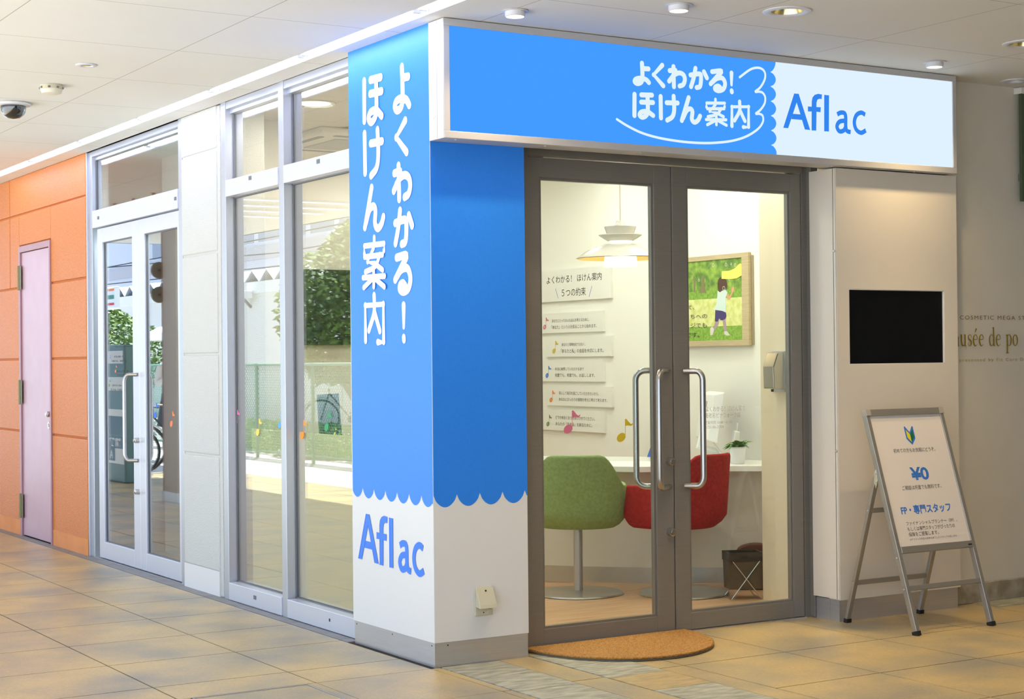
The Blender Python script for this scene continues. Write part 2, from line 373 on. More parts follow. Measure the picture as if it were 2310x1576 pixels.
o = MB().box((.0535, 2.745, 0), (.2, 3.333, .15)).build('trim', M_WHITE, ww); o['kind'] = 'structure'
# ---- wall on the right with raised lettering
M_GREYW = mat('taupe_wall', (216, 210, 196), .55, noise=4, nscale=2.5)
struct('wall_right', MB().box((3.25, 0.0, 0), (4.6, .16, CZ)), M_GREYW)
struct('baseboard_right', MB().box((3.29, -.018, 0), (4.6, -.0005, .115)), mat('worn_base', (176, 166, 146), .7, rgb2=(140, 130, 110), nscale=12, detail=8), bevel=.006)
# ---- shop interior shell
struct('wall_shop_right', MB().box((3.27, .785, 0), (3.4, 5.2, 2.95)), M_CREAM)
struct('wall_near', MB().box((2.6, .165, 0), (3.27, .785, 2.95)), mat('warm_cream_wall', (236, 222, 190), .7))
struct('wall_shop_back', MB().box((.75, 5.0, 0), (3.27, 5.1, 2.95)), M_CREAM)
struct('wall_shop_partition', MB().box((.16, 3.05, 0), (.75, 3.15, 2.95)).box((.65, 3.15, 0), (.75, 5.0, 2.95)), M_CREAM)
M_SCEIL = mat('shop_ceiling', (232, 226, 208), .8)
grid_lines(M_SCEIL, 'X', .6, .94, .006, (190, 184, 166)); grid_lines(M_SCEIL, 'Y', .3, .93, .006, (190, 184, 166))
struct('ceiling', MB().box((.14, .2, CZ-.02), (3.4, 5.2, CZ+.04)), M_SCEIL)
# room behind the aluminium doors
M_DIM = mat('dim_wall', (196, 210, 210), .8)
struct('wall_lobby', MB().box((.2, 7.0, 0), (3.2, 7.1, CZ)).box((3.1, 5.25, 0), (3.2, 7, CZ)).box((.2, 3.16, 0), (.65, 3.19, CZ)).box((.75, 5.12, 0), (3.2, 5.2, CZ)).box((.6, 3.2, 0), (.64, 5.2, CZ)), M_DIM)
struct('floor', MB().box((.15, 3.17, -.06), (.66, 7.1, .0015)).box((.66, 5.1, -.06), (3.2, 7.1, .0015)), mat('lobby_floor', (140, 144, 142), .5))
struct('ceiling', MB().box((.14, 3.15, CZ-.024), (.66, 7.1, CZ+.04)).box((.66, 5.1, CZ-.024), (3.2, 7.1, CZ+.04)), M_DIM)

# =================================================================== WINDOW (two bays) left of the pillar
W = thing('window_1', None, None, (.09, 1.78, 0), kind='structure')
GX = .112
f = MB()
f.box((.055, 2.60, 0), (.17, 2.672, CZ))                       # left jamb
f.box((.055, 1.76, .0), (.17, 1.826, CZ))                      # mullion
f.box((.06, .80, 2.895), (.17, 2.6, CZ)); f.box((.085, .80, 2.87), (.14, 2.6, 2.9))
f.build('window_frame', M_ALU, W, bevel=.003)
f = MB()
for a, b in ((1.826, 2.585), (.80, 1.745)):
    f.box((.047, a, 2.376), (.15, b, 2.473)); f.box((.047, a, .004), (.15, b, .105))
f.build('rail', mat('alu_bright', (214, 216, 226), .34, .45), W, bevel=.003)
f = MB()
for a, b in ((1.826, 2.60), (.80, 1.76)):
    for z0, z1 in ((.105, 2.376), (2.473, 2.895)):
        f.box((GX-.006, a, z0), (GX+.014, a+.008, z1)); f.box((GX-.006, b-.008, z0), (GX+.014, b, z1)); f.box((GX-.006, a, z0), (GX+.014, b, z0+.006)); f.box((GX-.006, a, z1-.006), (GX+.014, b, z1))
f.build('gasket', M_GASK, W)
for a, b in ((1.834, 2.592), (.80, 1.752)):
    for z0, z1 in ((.111, 2.37), (2.479, 2.889)): MB().box((GX, a, z0), (GX+.008, b, z1)).build('pane', M_GLASSW, W)
M_FILM = film_mat('frosted_film', (255, 246, 216), .92)
for a, b in ((1.84, 2.40), (.82, 1.74)): MB().box((GX+.012, a, .112), (GX+.014, b, 1.015)).build('frosted_film', M_FILM, W)
for y, z in ((2.207, 2.45), (1.293, 2.447), (2.192, .062)):
    MB().box((.044, y-.017, z-.011), (.0475, y+.017, z+.011)).build_each('rail_plate', M_GASK, W)
MB().box((.0465, 1.20, .052), (.0475, 1.216, .068)).build('drain_hole', M_DARK, W)
# =================================================================== aluminium double door
D1 = thing('door_1', None, None, (.09, 4.3, 0), kind='structure')
f = MB(); f.box((.075, 5.215, 0), (.20, 5.302, CZ)); f.box((.058, 5.285, 0), (.10, 5.304, CZ)); f.box((.06, 3.336, 0), (.2, 3.40, CZ)); f.box((.075, 3.4, 2.90), (.2, 5.215, CZ)); f.box((.1, 3.4, 2.875), (.15, 5.215, 2.9))
f.build('door_frame', M_ALU, D1, bevel=.003)
MB().box((.05, 3.4, 2.376), (.16, 5.13, 2.50)).build('transom', mat('alu_bright', (0, 0, 0)), D1, bevel=.003)
MB().box((.112, 3.4, 2.50), (.12, 5.215, 2.875)).build('pane', M_GLASSW, D1)
MB().box((.104, 5.205, 2.5), (.126, 5.215, 2.875)).box((.104, 3.4, 2.5), (.126, 5.215, 2.506)).build('gasket', M_GASK, D1)
MB().box((.07, 3.4, -.004), (.17, 5.215, .006)).build('threshold', M_STEEL, D1)
MALB = MATS['alu_bright']
def alu_leaf(y0, y1, g0, g1):
    x0, x1 = .075, .115
    lf = MB(); lf.box((x0, y0, .012), (x1, g0, 2.368)); lf.box((x0, g1, .012), (x1, y1, 2.368)); lf.box((x0, g0, .012), (x1, g1, .13)); lf.box((x0, g0, 2.265), (x1, g1, 2.368))
    leaf = lf.build('door_leaf', MALB, D1, bevel=.003)
    MB().box((.094, g0, .13), (.100, g1, 2.265)).build('pane', M_GLASSW, leaf).location = (0, 0, 0)
    gk = MB()
    for a in (g0, g1-.006): gk.box((.088, a, .13), (.106, a+.006, 2.265))
    gk.box((.088, g0, .13), (.106, g1, .136)).box((.088, g0, 2.259), (.106, g1, 2.265)); gk.build('gasket', M_GASK, leaf)
    return leaf
L1 = alu_leaf(4.213, 5.10, 4.345, 4.99); L2 = alu_leaf(3.41, 4.207, 3.47, 4.10)
M_SATIN = mat('satin_steel', (178, 174, 170), .27, .95)
def d_handle(mx, my, vx, vy, z0, z1, r, leaf, m=M_SATIN):
    k = .05; dx, dy = vx-mx, vy-my; pts = [(mx, my, z1), (vx-dx*.35, vy-dy*.35, z1)]
    for t in range(1, 6):
        a = t/6*1.5708; pts.append((vx-dx*.35*(1-math.sin(a)), vy-dy*.35*(1-math.sin(a)), z1-k*(1-math.cos(a))))
    pts.append((vx, vy, z1-k)); lo = [(x, y, z0+z1-z) for x, y, z in reversed(pts)]
    return MB().tube(pts+lo, r, 16).build('door_handle', m, leaf, smooth=True)
d_handle(.075, 4.254, .0, 4.306, .743, 1.324, .0125, L1); d_handle(.115, 4.254, .19, 4.306, .743, 1.324, .0125, L1)
def lock(x, y, z, axis, leaf, m=M_SHINY, r=.019, s=1):
    MB().lathe([(0, .034*s), (r*.55, .034*s), (r*.62, .028*s), (r*.9, .026*s), (r, .008*s), (r, -.002*s)], (x, y, z), 24, axis).build('lock', m, leaf, smooth=True)
# axis 'x' maps height to -x, axis 'y' to -y
lock(.075, 4.247, .88, 'x', L1); lock(.075, 4.247, .533, 'x', L1)
for y, z in ((4.989, 2.44), (3.396+.03, 2.44)): MB().box((.047, y-.017, z-.011), (.0505, y+.017, z+.011)).build_each('rail_plate', M_GASK, D1)
# =================================================================== pink service door
M_PINK = mat('pink_door', (196, 160, 170), .36, .15, noise=5, nscale=6, spec=.6)
M_PINKF = mat('pink_frame', (170, 128, 134), .4)
D2 = thing('door_2', None, None, (.07, 6.64, 0), kind='structure')
f = MB().box((.045, 7.04, 0), (.16, 7.09, 2.365)).box((.045, 6.19, 0), (.16, 6.225, 2.365)).box((.045, 6.225, 2.315), (.16, 7.04, 2.365)); f.build('door_frame', M_PINKF, D2, bevel=.002)
lf = MB().box((.058, 6.23, .01), (.10, 7.035, 2.31)).build('door_leaf', M_PINK, D2, bevel=.002)
for z in (2.108, 1.174, .245):
    h = MB().lathe([(.010, z-.10), (.012, z-.098), (.012, z+.098), (.010, z+.10)], (.042, 7.062, 0), 12).box((.041, 7.0, z-.095), (.046, 7.06, z+.095)); h.build('hinge', mat('olive_brass', (128, 124, 92), .4, .6), D2, smooth=False)
lock(.058, 6.262, 1.011, 'x', lf, M_SHINY, .024)
MB().lathe([(.0, .006), (.012, .006), (.014, .012), (.030, .010), (.034, .0)], (.058, 6.262, .925), 24, 'x').build('door_pull', M_SHINY, lf, smooth=True)
# =================================================================== main glass double door
D3 = thing('door_3', None, None, (1.45, .17, 0), kind='structure')
f = MB(); f.box((.515, .14, 0), (.618, .26, 2.42)); f.box((2.36, .155, 0), (2.43, .26, 2.42)); f.box((.618, .14, 2.385), (2.36, .26, 2.42)); f.box((2.40, .12, 0), (2.45, .16, 2.42))
f.build('door_frame', M_GREY, D3, bevel=.003)
MB().box((.618, .14, -.004), (2.36, .26, .004)).build('threshold', M_STEEL, D3)
MB().box((.5, .17, 2.42), (3.27, .3, 2.95)).build('header_panel', M_CREAM, D3)
def grey_leaf(x0, x1, g0, g1):
    lf = MB(); y0, y1 = .15, .19; lf.box((x0, y0, .008), (g0-.012, y1, 2.378)); lf.box((g1+.012, y0, .008), (x1, y1, 2.378)); lf.box((g0-.012, y0, .008), (g1+.012, y1, .093)); lf.box((g0-.012, y0, 2.283), (g1+.012, y1, 2.378))
    leaf = lf.build('door_leaf', M_GREY, D3, bevel=.002)
    bd = MB()
    for a, b in (((g0-.012, .093), (g0, 2.283)), ((g1, .093), (g1+.012, 2.283)), ((g0, .093), (g1, .105)), ((g0, 2.271), (g1, 2.283))): bd.box((a[0], .158, a[1]), (b[0], .184, b[1]))
    bd.build('glazing_bead', mat('bead_grey', (134, 130, 124), .4, .5), leaf)
    MB().box((g0, .168, .105), (g1, .174, 2.271)).build('pane', M_GLASS, leaf)
    return leaf
G1 = grey_leaf(.622, 1.482, .70, 1.362); G2 = grey_leaf(1.490, 2.352, 1.597, 2.266)
d_handle(1.455, .15, 1.336, .07, .745, 1.337, .0155, G1); d_handle(1.455, .19, 1.336, .27, .745, 1.337, .0155, G1)
d_handle(1.555, .15, 1.613, .07, .745, 1.332, .0155, G2); d_handle(1.555, .19, 1.613, .27, .745, 1.332, .0155, G2)
lock(1.455, .15, .874, 'y', G1, M_SATIN, .023); lock(1.455, .15, .516, 'y', G1, M_SATIN, .023)
for x in (.66, 2.30): MB().box((x-.05, .146, 2.379), (x+.05, .16, 2.384)).build('pivot', M_SHINY, D3)
# =================================================================== PILLAR with printed wrap
P = thing('advertising_pillar', 'square white corner pillar wrapped in blue scalloped print with vertical white lettering', 'pillar', (.25, .42, 0))
MB().box((0, 0, .112), (.507, .834, CZ)).build('cladding', M_WHITE, P, bevel=.002)
MB().box((.0025, .0025, 0), (.503, .822, .112)).build_each('plinth', M_STEEL, P)
sc = MB()
for y, z in ((.80, .098), (.42, .098), (.03, .098)): sc.lathe([(0, .002), (.0035, .001), (.0035, -.001)], (.0025, y, z), 8, 'x')
sc.lathe([(0, .002), (.0035, .001), (.0035, -.001)], (.07, .0025, .098), 8, 'y'); sc.build_each('screw', M_DARK, P)
def scallops(c0, step, n, z, dep, lo, hi):
    """lower outline of the print: arcs hanging below z, cusps at c0+k*step"""
    pts = []
    for k in range(n):
        for j in range(13):
            t = j/12; a = c0+step*(k+t)
            if lo <= a <= hi: pts.append((a, z-dep*math.sin(math.pi*t)**.62))
    return pts
pf, px_ = PF(0), PX(0)
w = scallops(.0015, .1225, 5, .785, .057, .0015, .5055)
o = MB().add([pf(a, b, .0008) for a, b in w+[(.5055, w[-1][1]), (.5055, 2.94), (.0015, 2.94)]], [tuple(range(len(w)+3))]).build('blue_print', M_BLUE, P)
w = scallops(-.834, .1205, 8, .779, .050, -.8325, -.0015)
o = MB().add([px_(a, b, .0008) for a, b in w+[(-.0015, w[-1][1]), (-.0015, 2.938), (-.8325, 2.938)]], [tuple(range(len(w)+3))]).build('blue_print', M_BLUE, P)
# ---- hand lettering, strokes traced in the units of the front sign (x right, y down)
GLY = {
 'yo': ([[(637,189),(640,250),(639,300),(628,322),(603,328),(587,314),(598,297),(632,292),(665,302),(684,322)], [(645,226),(680,228)]], (572,172,698,342)),
 'ku': ([[(776,203),(718,268),(783,344)]], (704,186,799,360)),
 'wa': ([[(853,212),(856,350)], [(826,240),(866,238),(850,275),(822,312)], [(838,290),(862,266),(893,256),(920,270),(929,302),(918,335),(893,346)]], (812,196,944,366)),
 'ka': ([[(970,270),(1030,262),(1042,282),(1036,345),(1012,356)], [(1003,224),(990,292),(972,350)], [(1060,248),(1080,290)]], (956,210,1096,372)),
 'ru': ([[(1118,247),(1182,243),(1148,285),(1108,330)], [(1120,318),(1150,294),(1188,292),(1206,328),(1194,366),(1162,378),(1138,368),(1140,352),(1160,346),(1176,362),(1172,374)]], (1097,228,1220,393)),
 'ex': ([[(1251,256),(1251,338)], [(1251,378),(1252,386)]], (1236,240,1268,403)),
 'ho': ([[(586,402),(585,548)], [(632,406),(704,408)], [(630,456),(710,459)], [(672,408),(674,515),(662,548),(636,560),(618,544),(632,524),(672,522),(710,548)]], (570,386,722,572)),
 'ke': ([[(765,417),(767,564)], [(806,460),(880,462)], [(852,416),(856,505),(844,555),(808,580)]], (750,400,892,592)),
 'n': ([[(957,425),(910,582)], [(918,565),(942,515),(968,502),(982,522),(978,572),(996,594),(1020,580),(1034,552)]], (893,410,1044,606)),
 'an': ([[(1141,436),(1141,462)], [(1079,490),(1080,462),(1203,463),(1202,488)], [(1138,474),(1100,520),(1146,530),(1194,556)], [(1178,500),(1148,540),(1086,556)], [(1082,502),(1196,502)], [(1072,576),(1208,578)], [(1141,558),(1141,612)], [(1132,584),(1078,612)], [(1150,584),(1208,616)]], (1060,422,1218,624)),
 'nai': ([[(1307,452),(1306,516),(1272,582)], [(1310,516),(1342,586)], [(1252,620),(1252,488),(1366,488),(1366,626),(1330,627)]], (1236,438,1380,640)),
}
WID = {'an': 21, 'nai': 27}
def glyph(mb, key, pl, a0, b0, a1, b1, c, wm):
    """draw a glyph filling a0..a1 (right) and b0..b1 (up)"""
    st, (x0, y0, x1, y1) = GLY[key]; h = wm/2
    f = lambda p: (a0+h+(a1-a0-2*h)*(p[0]-x0-14)/(x1-x0-28), b1-h-(b1-b0-2*h)*(p[1]-y0-14)/(y1-y0-28))
    for k, s in enumerate(st):
        sharp = (key in ('ku',) or (key in ('nai', 'an') and len(s) >= 4 and s[1][0]-s[0][0] < 5) or (key == 'an' and k == 2))
        ww = wm if not (key == 'ex' and k == 0) else [wm, wm*.62]
        if key == 'ex' and k == 1: ww = wm*.95
        stroke(mb, [f(p) for p in s], ww, pl, c+k*.0007, smooth=not sharp)
L = MB(); px0 = PX(-.0016)   # left face of the pillar, measured extents (y, z)
COLS = [('ho', .676, .449, 2.791, 2.541), ('ke', .676, .451, 2.535, 2.282), ('n', .684, .447, 2.262, 2.022), ('an', .690, .441, 2.012, 1.748), ('nai', .682, .452, 1.735, 1.475),
        ('yo', .355, .170, 2.801, 2.560), ('ku', .341, .198, 2.545, 2.351), ('wa', .364, .164, 2.340, 2.138), ('ka', .361, .148, 2.125, 1.925), ('ru', .361, .174, 1.912, 1.702), ('ex', .288, .237, 1.681, 1.475)]
for k, y0, y1, z1, z0 in COLS: glyph(L, k, px0, -y0, z0, -y1, z1, 0, {'an': .028, 'nai': .034}.get(k, .039))
L.build('lettering', M_PRINT, P)
# ---- the company name, traced letter shapes (x right, y down)
LOGO = [[(1608,630),(1638,633),(1697,455),(1725,541),(1671,538),(1662,570),(1735,576),(1755,642),(1788,646),(1710,400),(1682,398)],
        [(1802,648),(1802,520),(1776,518),(1776,487),(1802,489),(1803,450),(1808,425),(1822,408),(1845,401),(1870,405),(1868,433),(1852,431),(1838,438),(1832,460),(1832,491),(1862,493),(1860,523),(1832,521),(1830,650)],
        [(1888,408),(1918,410),(1917,657),(1888,655)]]
LOGO_S = [[(1976,540),(2000,528),(2026,532),(2034,560),(2034,620),(2042,652),(2068,662)], [(2034,582),(1992,590),(1974,622),(1990,655),(2020,650),(2036,622)],
          [(2168,542),(2140,528),(2108,545),(2093,592),(2105,642),(2138,666),(2172,650)]]
def logo(mb, pl, a0, b0, a1, b1, c):
    X0, X1, Y0, Y1 = 1608, 2178, 398, 682
    # the traced letters descend along the sign's perspective; level them first
    lev = lambda p: (p[0], p[1]-(p[0]-1608)*.028)
    f = lambda p: (a0+(a1-a0)*(p[0]-X0)/(X1-X0), b1-(b1-b0)*(p[1]-(p[0]-X0)*.045-Y0)/(633-Y0))
    for k, pg in enumerate(LOGO):
        mb.add([pl(*f(p), c+k*.00005) for p in pg], [tuple(range(len(pg)))]); stroke(mb, [f(p) for p in pg+pg[:1]], 3.5*(a1-a0)/(X1-X0), pl, c+.0006, smooth=False)
    for k, st in enumerate(LOGO_S): stroke(mb, [f(p) for p in st], 26*(a1-a0)/(X1-X0), pl, c+.0002+k*.00012, cap=False)
L = MB(); logo(L, px0, -.765, .425, -.087, .648, .0003); L.build('logo_lettering', M_LOGO, P)
# =================================================================== illuminated sign box above the door
SG = thing('illuminated_sign', 'long illuminated blue and white shop sign in grey metal frame above the doors', 'sign', (1.6, -.07, 2.398))
SY = -.139; x0, x1, z0, z1 = -.001, 3.237, 2.398, 2.937
M_SFR = mat('sign_frame', (196, 194, 194), .42, .2)
f = MB(); f.box((x0, SY, z0), (x1, -.001, z0+.033)); f.box((x0, SY, z1-.033), (x1, -.001, z1)); f.box((x0, SY, z0+.033), (x0+.031, -.001, z1-.033)); f.box((x1-.027, SY, z0+.033), (x1, -.001, z1-.033))
f.box((x0+.03, -.03, z0+.03), (x1-.02, -.002, z1-.03)); f.build('housing', M_SFR, SG, bevel=.002)
MB().box((x0-.0012, SY+.004, z0+.002), (x0, -.0015, z1-.002)).build('end_plate', mat('white_metal', (212, 210, 208), .4), SG)
h = MB()
for z in (2.80, 2.515): h.lathe([(.013, .003), (.019, .003), (.021, 0)], (-.0022, -.045, z), 20, 'x')
h.lathe([(0, .002), (.005, .001), (.005, 0)], (-.0022, -.108, 2.862), 8, 'x').lathe([(0, .002), (.005, .001), (.005, 0)], (-.0022, -.108, 2.463), 8, 'x'); h.build_each('end_cap', mat('cap_white', (214, 214, 220), .35), SG, smooth=True)
MB().box((-.0026, -.078, z0+.004), (-.0012, -.0765, z1-.004)).build('seam', M_GASK, SG)
ps = PF(SY+.006)
edge = []
cus = [2.906, 2.851, 2.777, 2.702, 2.628, 2.553, 2.478, 2.431]
for i in range(len(cus)-1):
    a, b = cus[i], cus[i+1]
    for j in range(10):
        t = j/10
        if i == 0: s = math.sin(math.pi*(.5+.5*t)**1)
        elif i == len(cus)-2: s = math.sin(math.pi*(t*.62))
        else: s = math.sin(math.pi*t)
        edge.append((1.910+.036*max(s, 0)**.62, a+(b-a)*t))
edge.append((1.944, 2.431))
G_BLUE = glow('sign_blue_light', (66, 152, 255), 1.05*SIGN_E); G_WHITE = glow('sign_white_light', (224, 241, 255), 1.0*SIGN_E); G_LET = glow('sign_letter_light', (228, 246, 252), .98*SIGN_E); G_LOGO = glow('sign_logo_light', (52, 134, 240), 1.0*SIGN_E)
MB().add([ps(a, b, 0) for a, b in [(.030, 2.431), (.030, 2.906)]+edge], [tuple(range(len(edge)+2))]).build('blue_panel', G_BLUE, SG)
MB().add([ps(a, b, 0) for a, b in list(reversed(edge))+[(3.210, 2.906), (3.210, 2.431)]], [tuple(range(len(edge)+2))]).build('white_panel', G_WHITE, SG)
def zS(x, y): p = at(1240+x/3.0395, 80+y/3.0395, 'y', SY); return (p.x, p.z)
L = MB()
for i, k in enumerate(['yo', 'ku', 'wa', 'ka', 'ru', 'ex', 'ho', 'ke', 'n', 'an', 'nai']):
    for j, s in enumerate(GLY[k][0]):
        sharp = (k == 'ku' or (k in ('nai', 'an') and len(s) >= 4 and s[1][0]-s[0][0] < 5) or (k == 'an' and j == 2)); wd_ = WID.get(k, 32)*.000755
        stroke(L, [zS(*p) for p in s], [wd_, wd_*.6] if (k == 'ex' and j == 0) else wd_, ps, .0008+j*.0012, smooth=not sharp)
L.build('lettering', G_LET, SG)
L = MB(); sw = [(465,573),(540,620),(640,668),(760,702),(900,725),(1020,735),(1130,735),(1250,722),(1350,692),(1430,642),(1466,592),(1465,550),(1442,536),(1418,535),(1450,508),(1478,465),(1482,422),(1465,392),(1440,384),(1414,384),(1448,355),(1477,305),(1482,262),(1465,232),(1430,220),(1380,232),(1307,285)]
stroke(L, [zS(*p) for p in sw], 16*.00076, ps, .0006); L.build('swoosh', G_LET, SG)
L = MB()
for k, pg in enumerate(LOGO):
    L.add([ps(*zS(*p), .0008+k*.00005) for p in pg], [tuple(range(len(pg)))]); stroke(L, [zS(*p) for p in pg+pg[:1]], 4.5*.00076, ps, .0012, smooth=False)
for k, st in enumerate(LOGO_S): stroke(L, [zS(*p) for p in st], 31*.00076, ps, .001+k*.00012, cap=False)
L.build('logo_lettering', G_LOGO, SG)
sc = MB()
for x in (.08, .56, 1.11, 1.75, 2.35, 2.95): sc.lathe([(0, .0), (.005, .0), (.005, .003)], (x, -.10, z0-.0025), 8)
sc.build_each('screw', mat('cap_white', (0, 0, 0)), SG)
# =================================================================== screen cabinet right of the door
K = thing('screen_cabinet', 'tall white wall cabinet with black screen and steel plinth right of the doors', 'cabinet', (2.84, 0, 0))
kx0, kx1, ky = 2.387, 3.284, -.085
k = MB(); k.box((kx0, ky, .115), (kx0+.01, -.001, 2.392)); k.box((2.455, -.085+.0, .115), (2.4551, -.08, .116))
# carcass with a rectangular opening for the screen
sx0, sx1, sz0, sz1 = 2.478, 3.183, 1.355, 1.755
cb = MB(); cb.box((kx0+.004, ky, .115), (sx0, -.001, 2.392)).box((sx1, ky, .115), (kx1, -.001, 2.392)).box((sx0, ky, .115), (sx1, -.001, sz0)).box((sx0, ky, sz1), (sx1, -.001, 2.392))
M_CAB = mat('cabinet_white', (222, 214, 200), .42); cb.build('front_panel', M_CAB, K)
MB().box((2.432, -.001, .115), (2.452, .15, 2.392)).box((kx0, ky+.004, .12), (kx0+.0035, .118, 2.39)).build_each('side_panel', M_CAB, K)
MB().box((kx0+.012, -.07, 0), (kx1-.008, -.001, .114)).box((kx0+.012, -.0, 0), (2.43, .11, .114)).build_each('plinth', M_STEEL, K)
MB().box((sx0+.003, ky+.012, sz0+.003), (sx1-.003, -.01, sz1-.003)).build('screen', mat('black_screen', (9, 10, 15), .25, spec=.2), K)
MB().box((sx0, ky+.006, sz0), (sx0+.004, -.01, sz1)).box((sx1-.004, ky+.006, sz0), (sx1, -.01, sz1)).box((sx0, ky+.006, sz0), (sx1, -.01, sz0+.004)).box((sx0, ky+.006, sz1-.004), (sx1, -.01, sz1)).build_each('screen_edge', M_WHITE, K)
MB().box((kx0-.0006, ky+.018, .12), (kx0+.001, ky+.021, 2.39)).build('door_gap', M_DARK, K)
for z in (1.955, .90): MB().lathe([(0, .0035), (.006, .0035), (.0075, .001), (.0075, -.001)], (kx0, ky+.012, z), 16, 'x').build('lock', M_SHINY, K)
# =================================================================== outdoor socket on the pillar
SO = thing('power_socket', 'small ivory weatherproof power socket on the white pillar base', 'socket', (.26, 0, .285))
so_ = MB().box((.208, -.012, .218), (.306, -.0002, .352)); so_.build('back_plate', M_IVORY, SO, bevel=.006)
hood = MB(); prof = [(-.014, .349), (-.018, .348), (-.050, .272), (-.054, .256), (-.012, .262)]
hood.add([(x, y, z) for x in (.211, .303) for y, z in prof], [(0, 1, 2, 3, 4), (9, 8, 7, 6, 5)]+[(i, (i+1) % 5, 5+(i+1) % 5, 5+i) for i in range(5)])
hood.build('flip_cover', M_IVORY, SO, bevel=.006)
MB().lathe([(0, .004), (.011, .004), (.013, .001), (.013, -.001)], (.287, -.012, .236), 20, 'y').build('catch', M_IVORY, SO, smooth=True)
MB().lathe([(0, .001), (.004, .001), (.004, -.001)], (.257, -.0265, .335), 12, 'y').lathe([(0, .001), (.003, .001), (.003, -.001)], (.253, -.0125, .233), 10, 'y').build_each('screw', M_DARK, SO)
# =================================================================== A-frame sign
A = thing('sign_stand', 'silver folding stand with white information board on the floor before the cabinet', 'sign stand', (2.70, -.38, 0))
pf1 = Vector((0, -.615, 0)); ang = math.atan2(.615-.262, 1.118); ux = Vector((1, 0, 0)); uz = Vector((0, math.sin(ang), math.cos(ang)))
PA = Plane((0, -.613, 0), ux, uz)      # plane of the board, b measured up the slope
LN = 1.118/math.cos(ang)
xl, xr = 2.404, 2.962; b_lo = .395/math.cos(ang)
def lbar(mb, a0, b0, a1, b1, c0, c1):
    vs = [PA(a, b, c) for c in (c0, c1) for a, b in ((a0, b0), (a1, b0), (a1, b1), (a0, b1))]
    mb.add(vs, [(0, 1, 2, 3), (7, 6, 5, 4), (0, 4, 5, 1), (1, 5, 6, 2), (2, 6, 7, 3), (3, 7, 4, 0)])
for a in (xl, xr-.024):
    m = MB(); lbar(m, a, .018, a+.024, LN-.03, -.02, .012); leg = m.build('front_leg', M_ALU2, A, bevel=.003)
    m = MB(); lbar(m, a-.002, 0, a+.026, .022, -.022, .014); m.build_each('rubber_foot', M_DARK, leg)
m = MB(); lbar(m, xl+.024, LN-.034, xr-.024, LN, -.014, .016); lbar(m, xl+.024, b_lo, xr-.024, b_lo+.034, -.014, .016)
m.build_each('board_frame', M_ALU2, A, bevel=.002)
m = MB()
for a in (xl-.001, xr-.033): lbar(m, a, LN-.034, a+.034, LN+.001, -.021, .017)
m.build_each('corner_cap', mat('cap_grey', (168, 162, 150), .5), A, bevel=.003)
m = MB(); lbar(m, xl+.024, .225, xr-.024, .250, -.012, .008); m.build_each('crossbar', M_ALU2, A, bevel=.002)
M_BOARD = mat('board_white', (228, 220, 212), .5)
m = MB(); lbar(m, xl+.022, b_lo+.030, xr-.022, LN-.032, -.008, .004); m.build('board', M_BOARD, A)
# rear legs pivot on the front legs
for a in (xl+.004, xr-.024):
    top = PA(a, .79/math.cos(ang), -.03); m = MB().bar((a+.010, -.108, .018), (a+.010, top.y+.0, top.z), .020, .028, (1, 0, 0)); leg = m.build('rear_leg', M_ALU2, A, bevel=.003)
    MB().bar((a+.010, -.107, .0), (a+.010, -.110, .022), .026, .032, (1, 0, 0)).build_each('rubber_foot', M_DARK, leg)
tp = PA(0, .79/math.cos(ang), -.03); r_at = lambda z: -.108+(tp.y+.108)*(z-.018)/(tp.z-.018)
m = MB()
for z in (.215, .60): m.bar((xl+.03, r_at(z), z), (xr-.03, r_at(z), z), .012, .026, (0, 0, 1))
m.build_each('crossbar', M_ALU2, A, bevel=.002)
hg = MB()
for a in (xl-.004, xr+.001): hg.add([PA(a+d, b, c) for d in (0, .003) for b, c in ((.765, -.034), (.80, -.012), (.86, -.002), (.85, -.022), (.80, -.040))], [(0, 1, 2, 3, 4), (9, 8, 7, 6, 5)]+[(i, (i+1) % 5, 5+(i+1) % 5, 5+i) for i in range(5)])
hg.build_each('hinge_plate', M_SHINY, A)
rv = MB()
for b, c in ((.80, -.022), (.84, -.012), (.395, -.004), (.235, -.004)): q = PA(xl-.004, b, c); rv.lathe([(0, .004), (.004, .003), (.006, 0)], tuple(q), 10, 'x')
for z in (.215, .60): rv.lathe([(0, .004), (.004, .003), (.006, 0)], (xl+.003, r_at(z), z), 10, 'x')
rv.build_each('rivet', mat('rivet', (225, 225, 228), .2, .8), A, smooth=True)
# board print: fractions of the printed face, u right, v down, in mm taken from the photo
bw = (xr-xl-.048); bh = LN-.034-b_lo-.034; bx = xl+.024; bt = LN-.034
def bp(u, v): return (bx+bw*u, bt-bh*v)
def btext(s, u0, u1, v0, v1, m, bold=0): a0, b1 = bp(u0, v0); a1, b0 = bp(u1, v1); return text_mesh(s, PA, a0, b0, a1, b1, m, 'lettering', A, c=.0046, bold=bold)
M_BB = mat('board_blue', (56, 118, 206), .5)
em = [(.445,.092),(.458,.088),(.51,.135),(.558,.088),(.572,.092),(.572,.185),(.51,.235),(.445,.185)]
MB().add([PA(*bp(*p), .0046) for p in em], [tuple(range(8))]).build('emblem', M_BB, A)
MB().add([PA(*bp(*p), .0050) for p in [(.462,.115),(.508,.152),(.508,.213),(.462,.176)]], [(0, 1, 2, 3)]).build('emblem_yellow', mat('emblem_yellow', (226, 212, 40), .5), A)
MB().add([PA(*bp(*p), .0050) for p in [(.555,.115),(.51,.152),(.51,.213),(.555,.176)]], [(3, 2, 1, 0)]).build('emblem_green', mat('emblem_green', (20, 112, 62), .5), A)
btext('初めての方もお気軽にどうぞ。', .225, .815, .258, .292, M_INK)
btext('¥0', .385, .640, .408, .510, M_BB, .03)
btext('ご相談は何度でも無料です。', .225, .775, .545, .580, M_INK)
btext('FP・専門スタッフ', .135, .835, .695, .765, M_BB, .028)
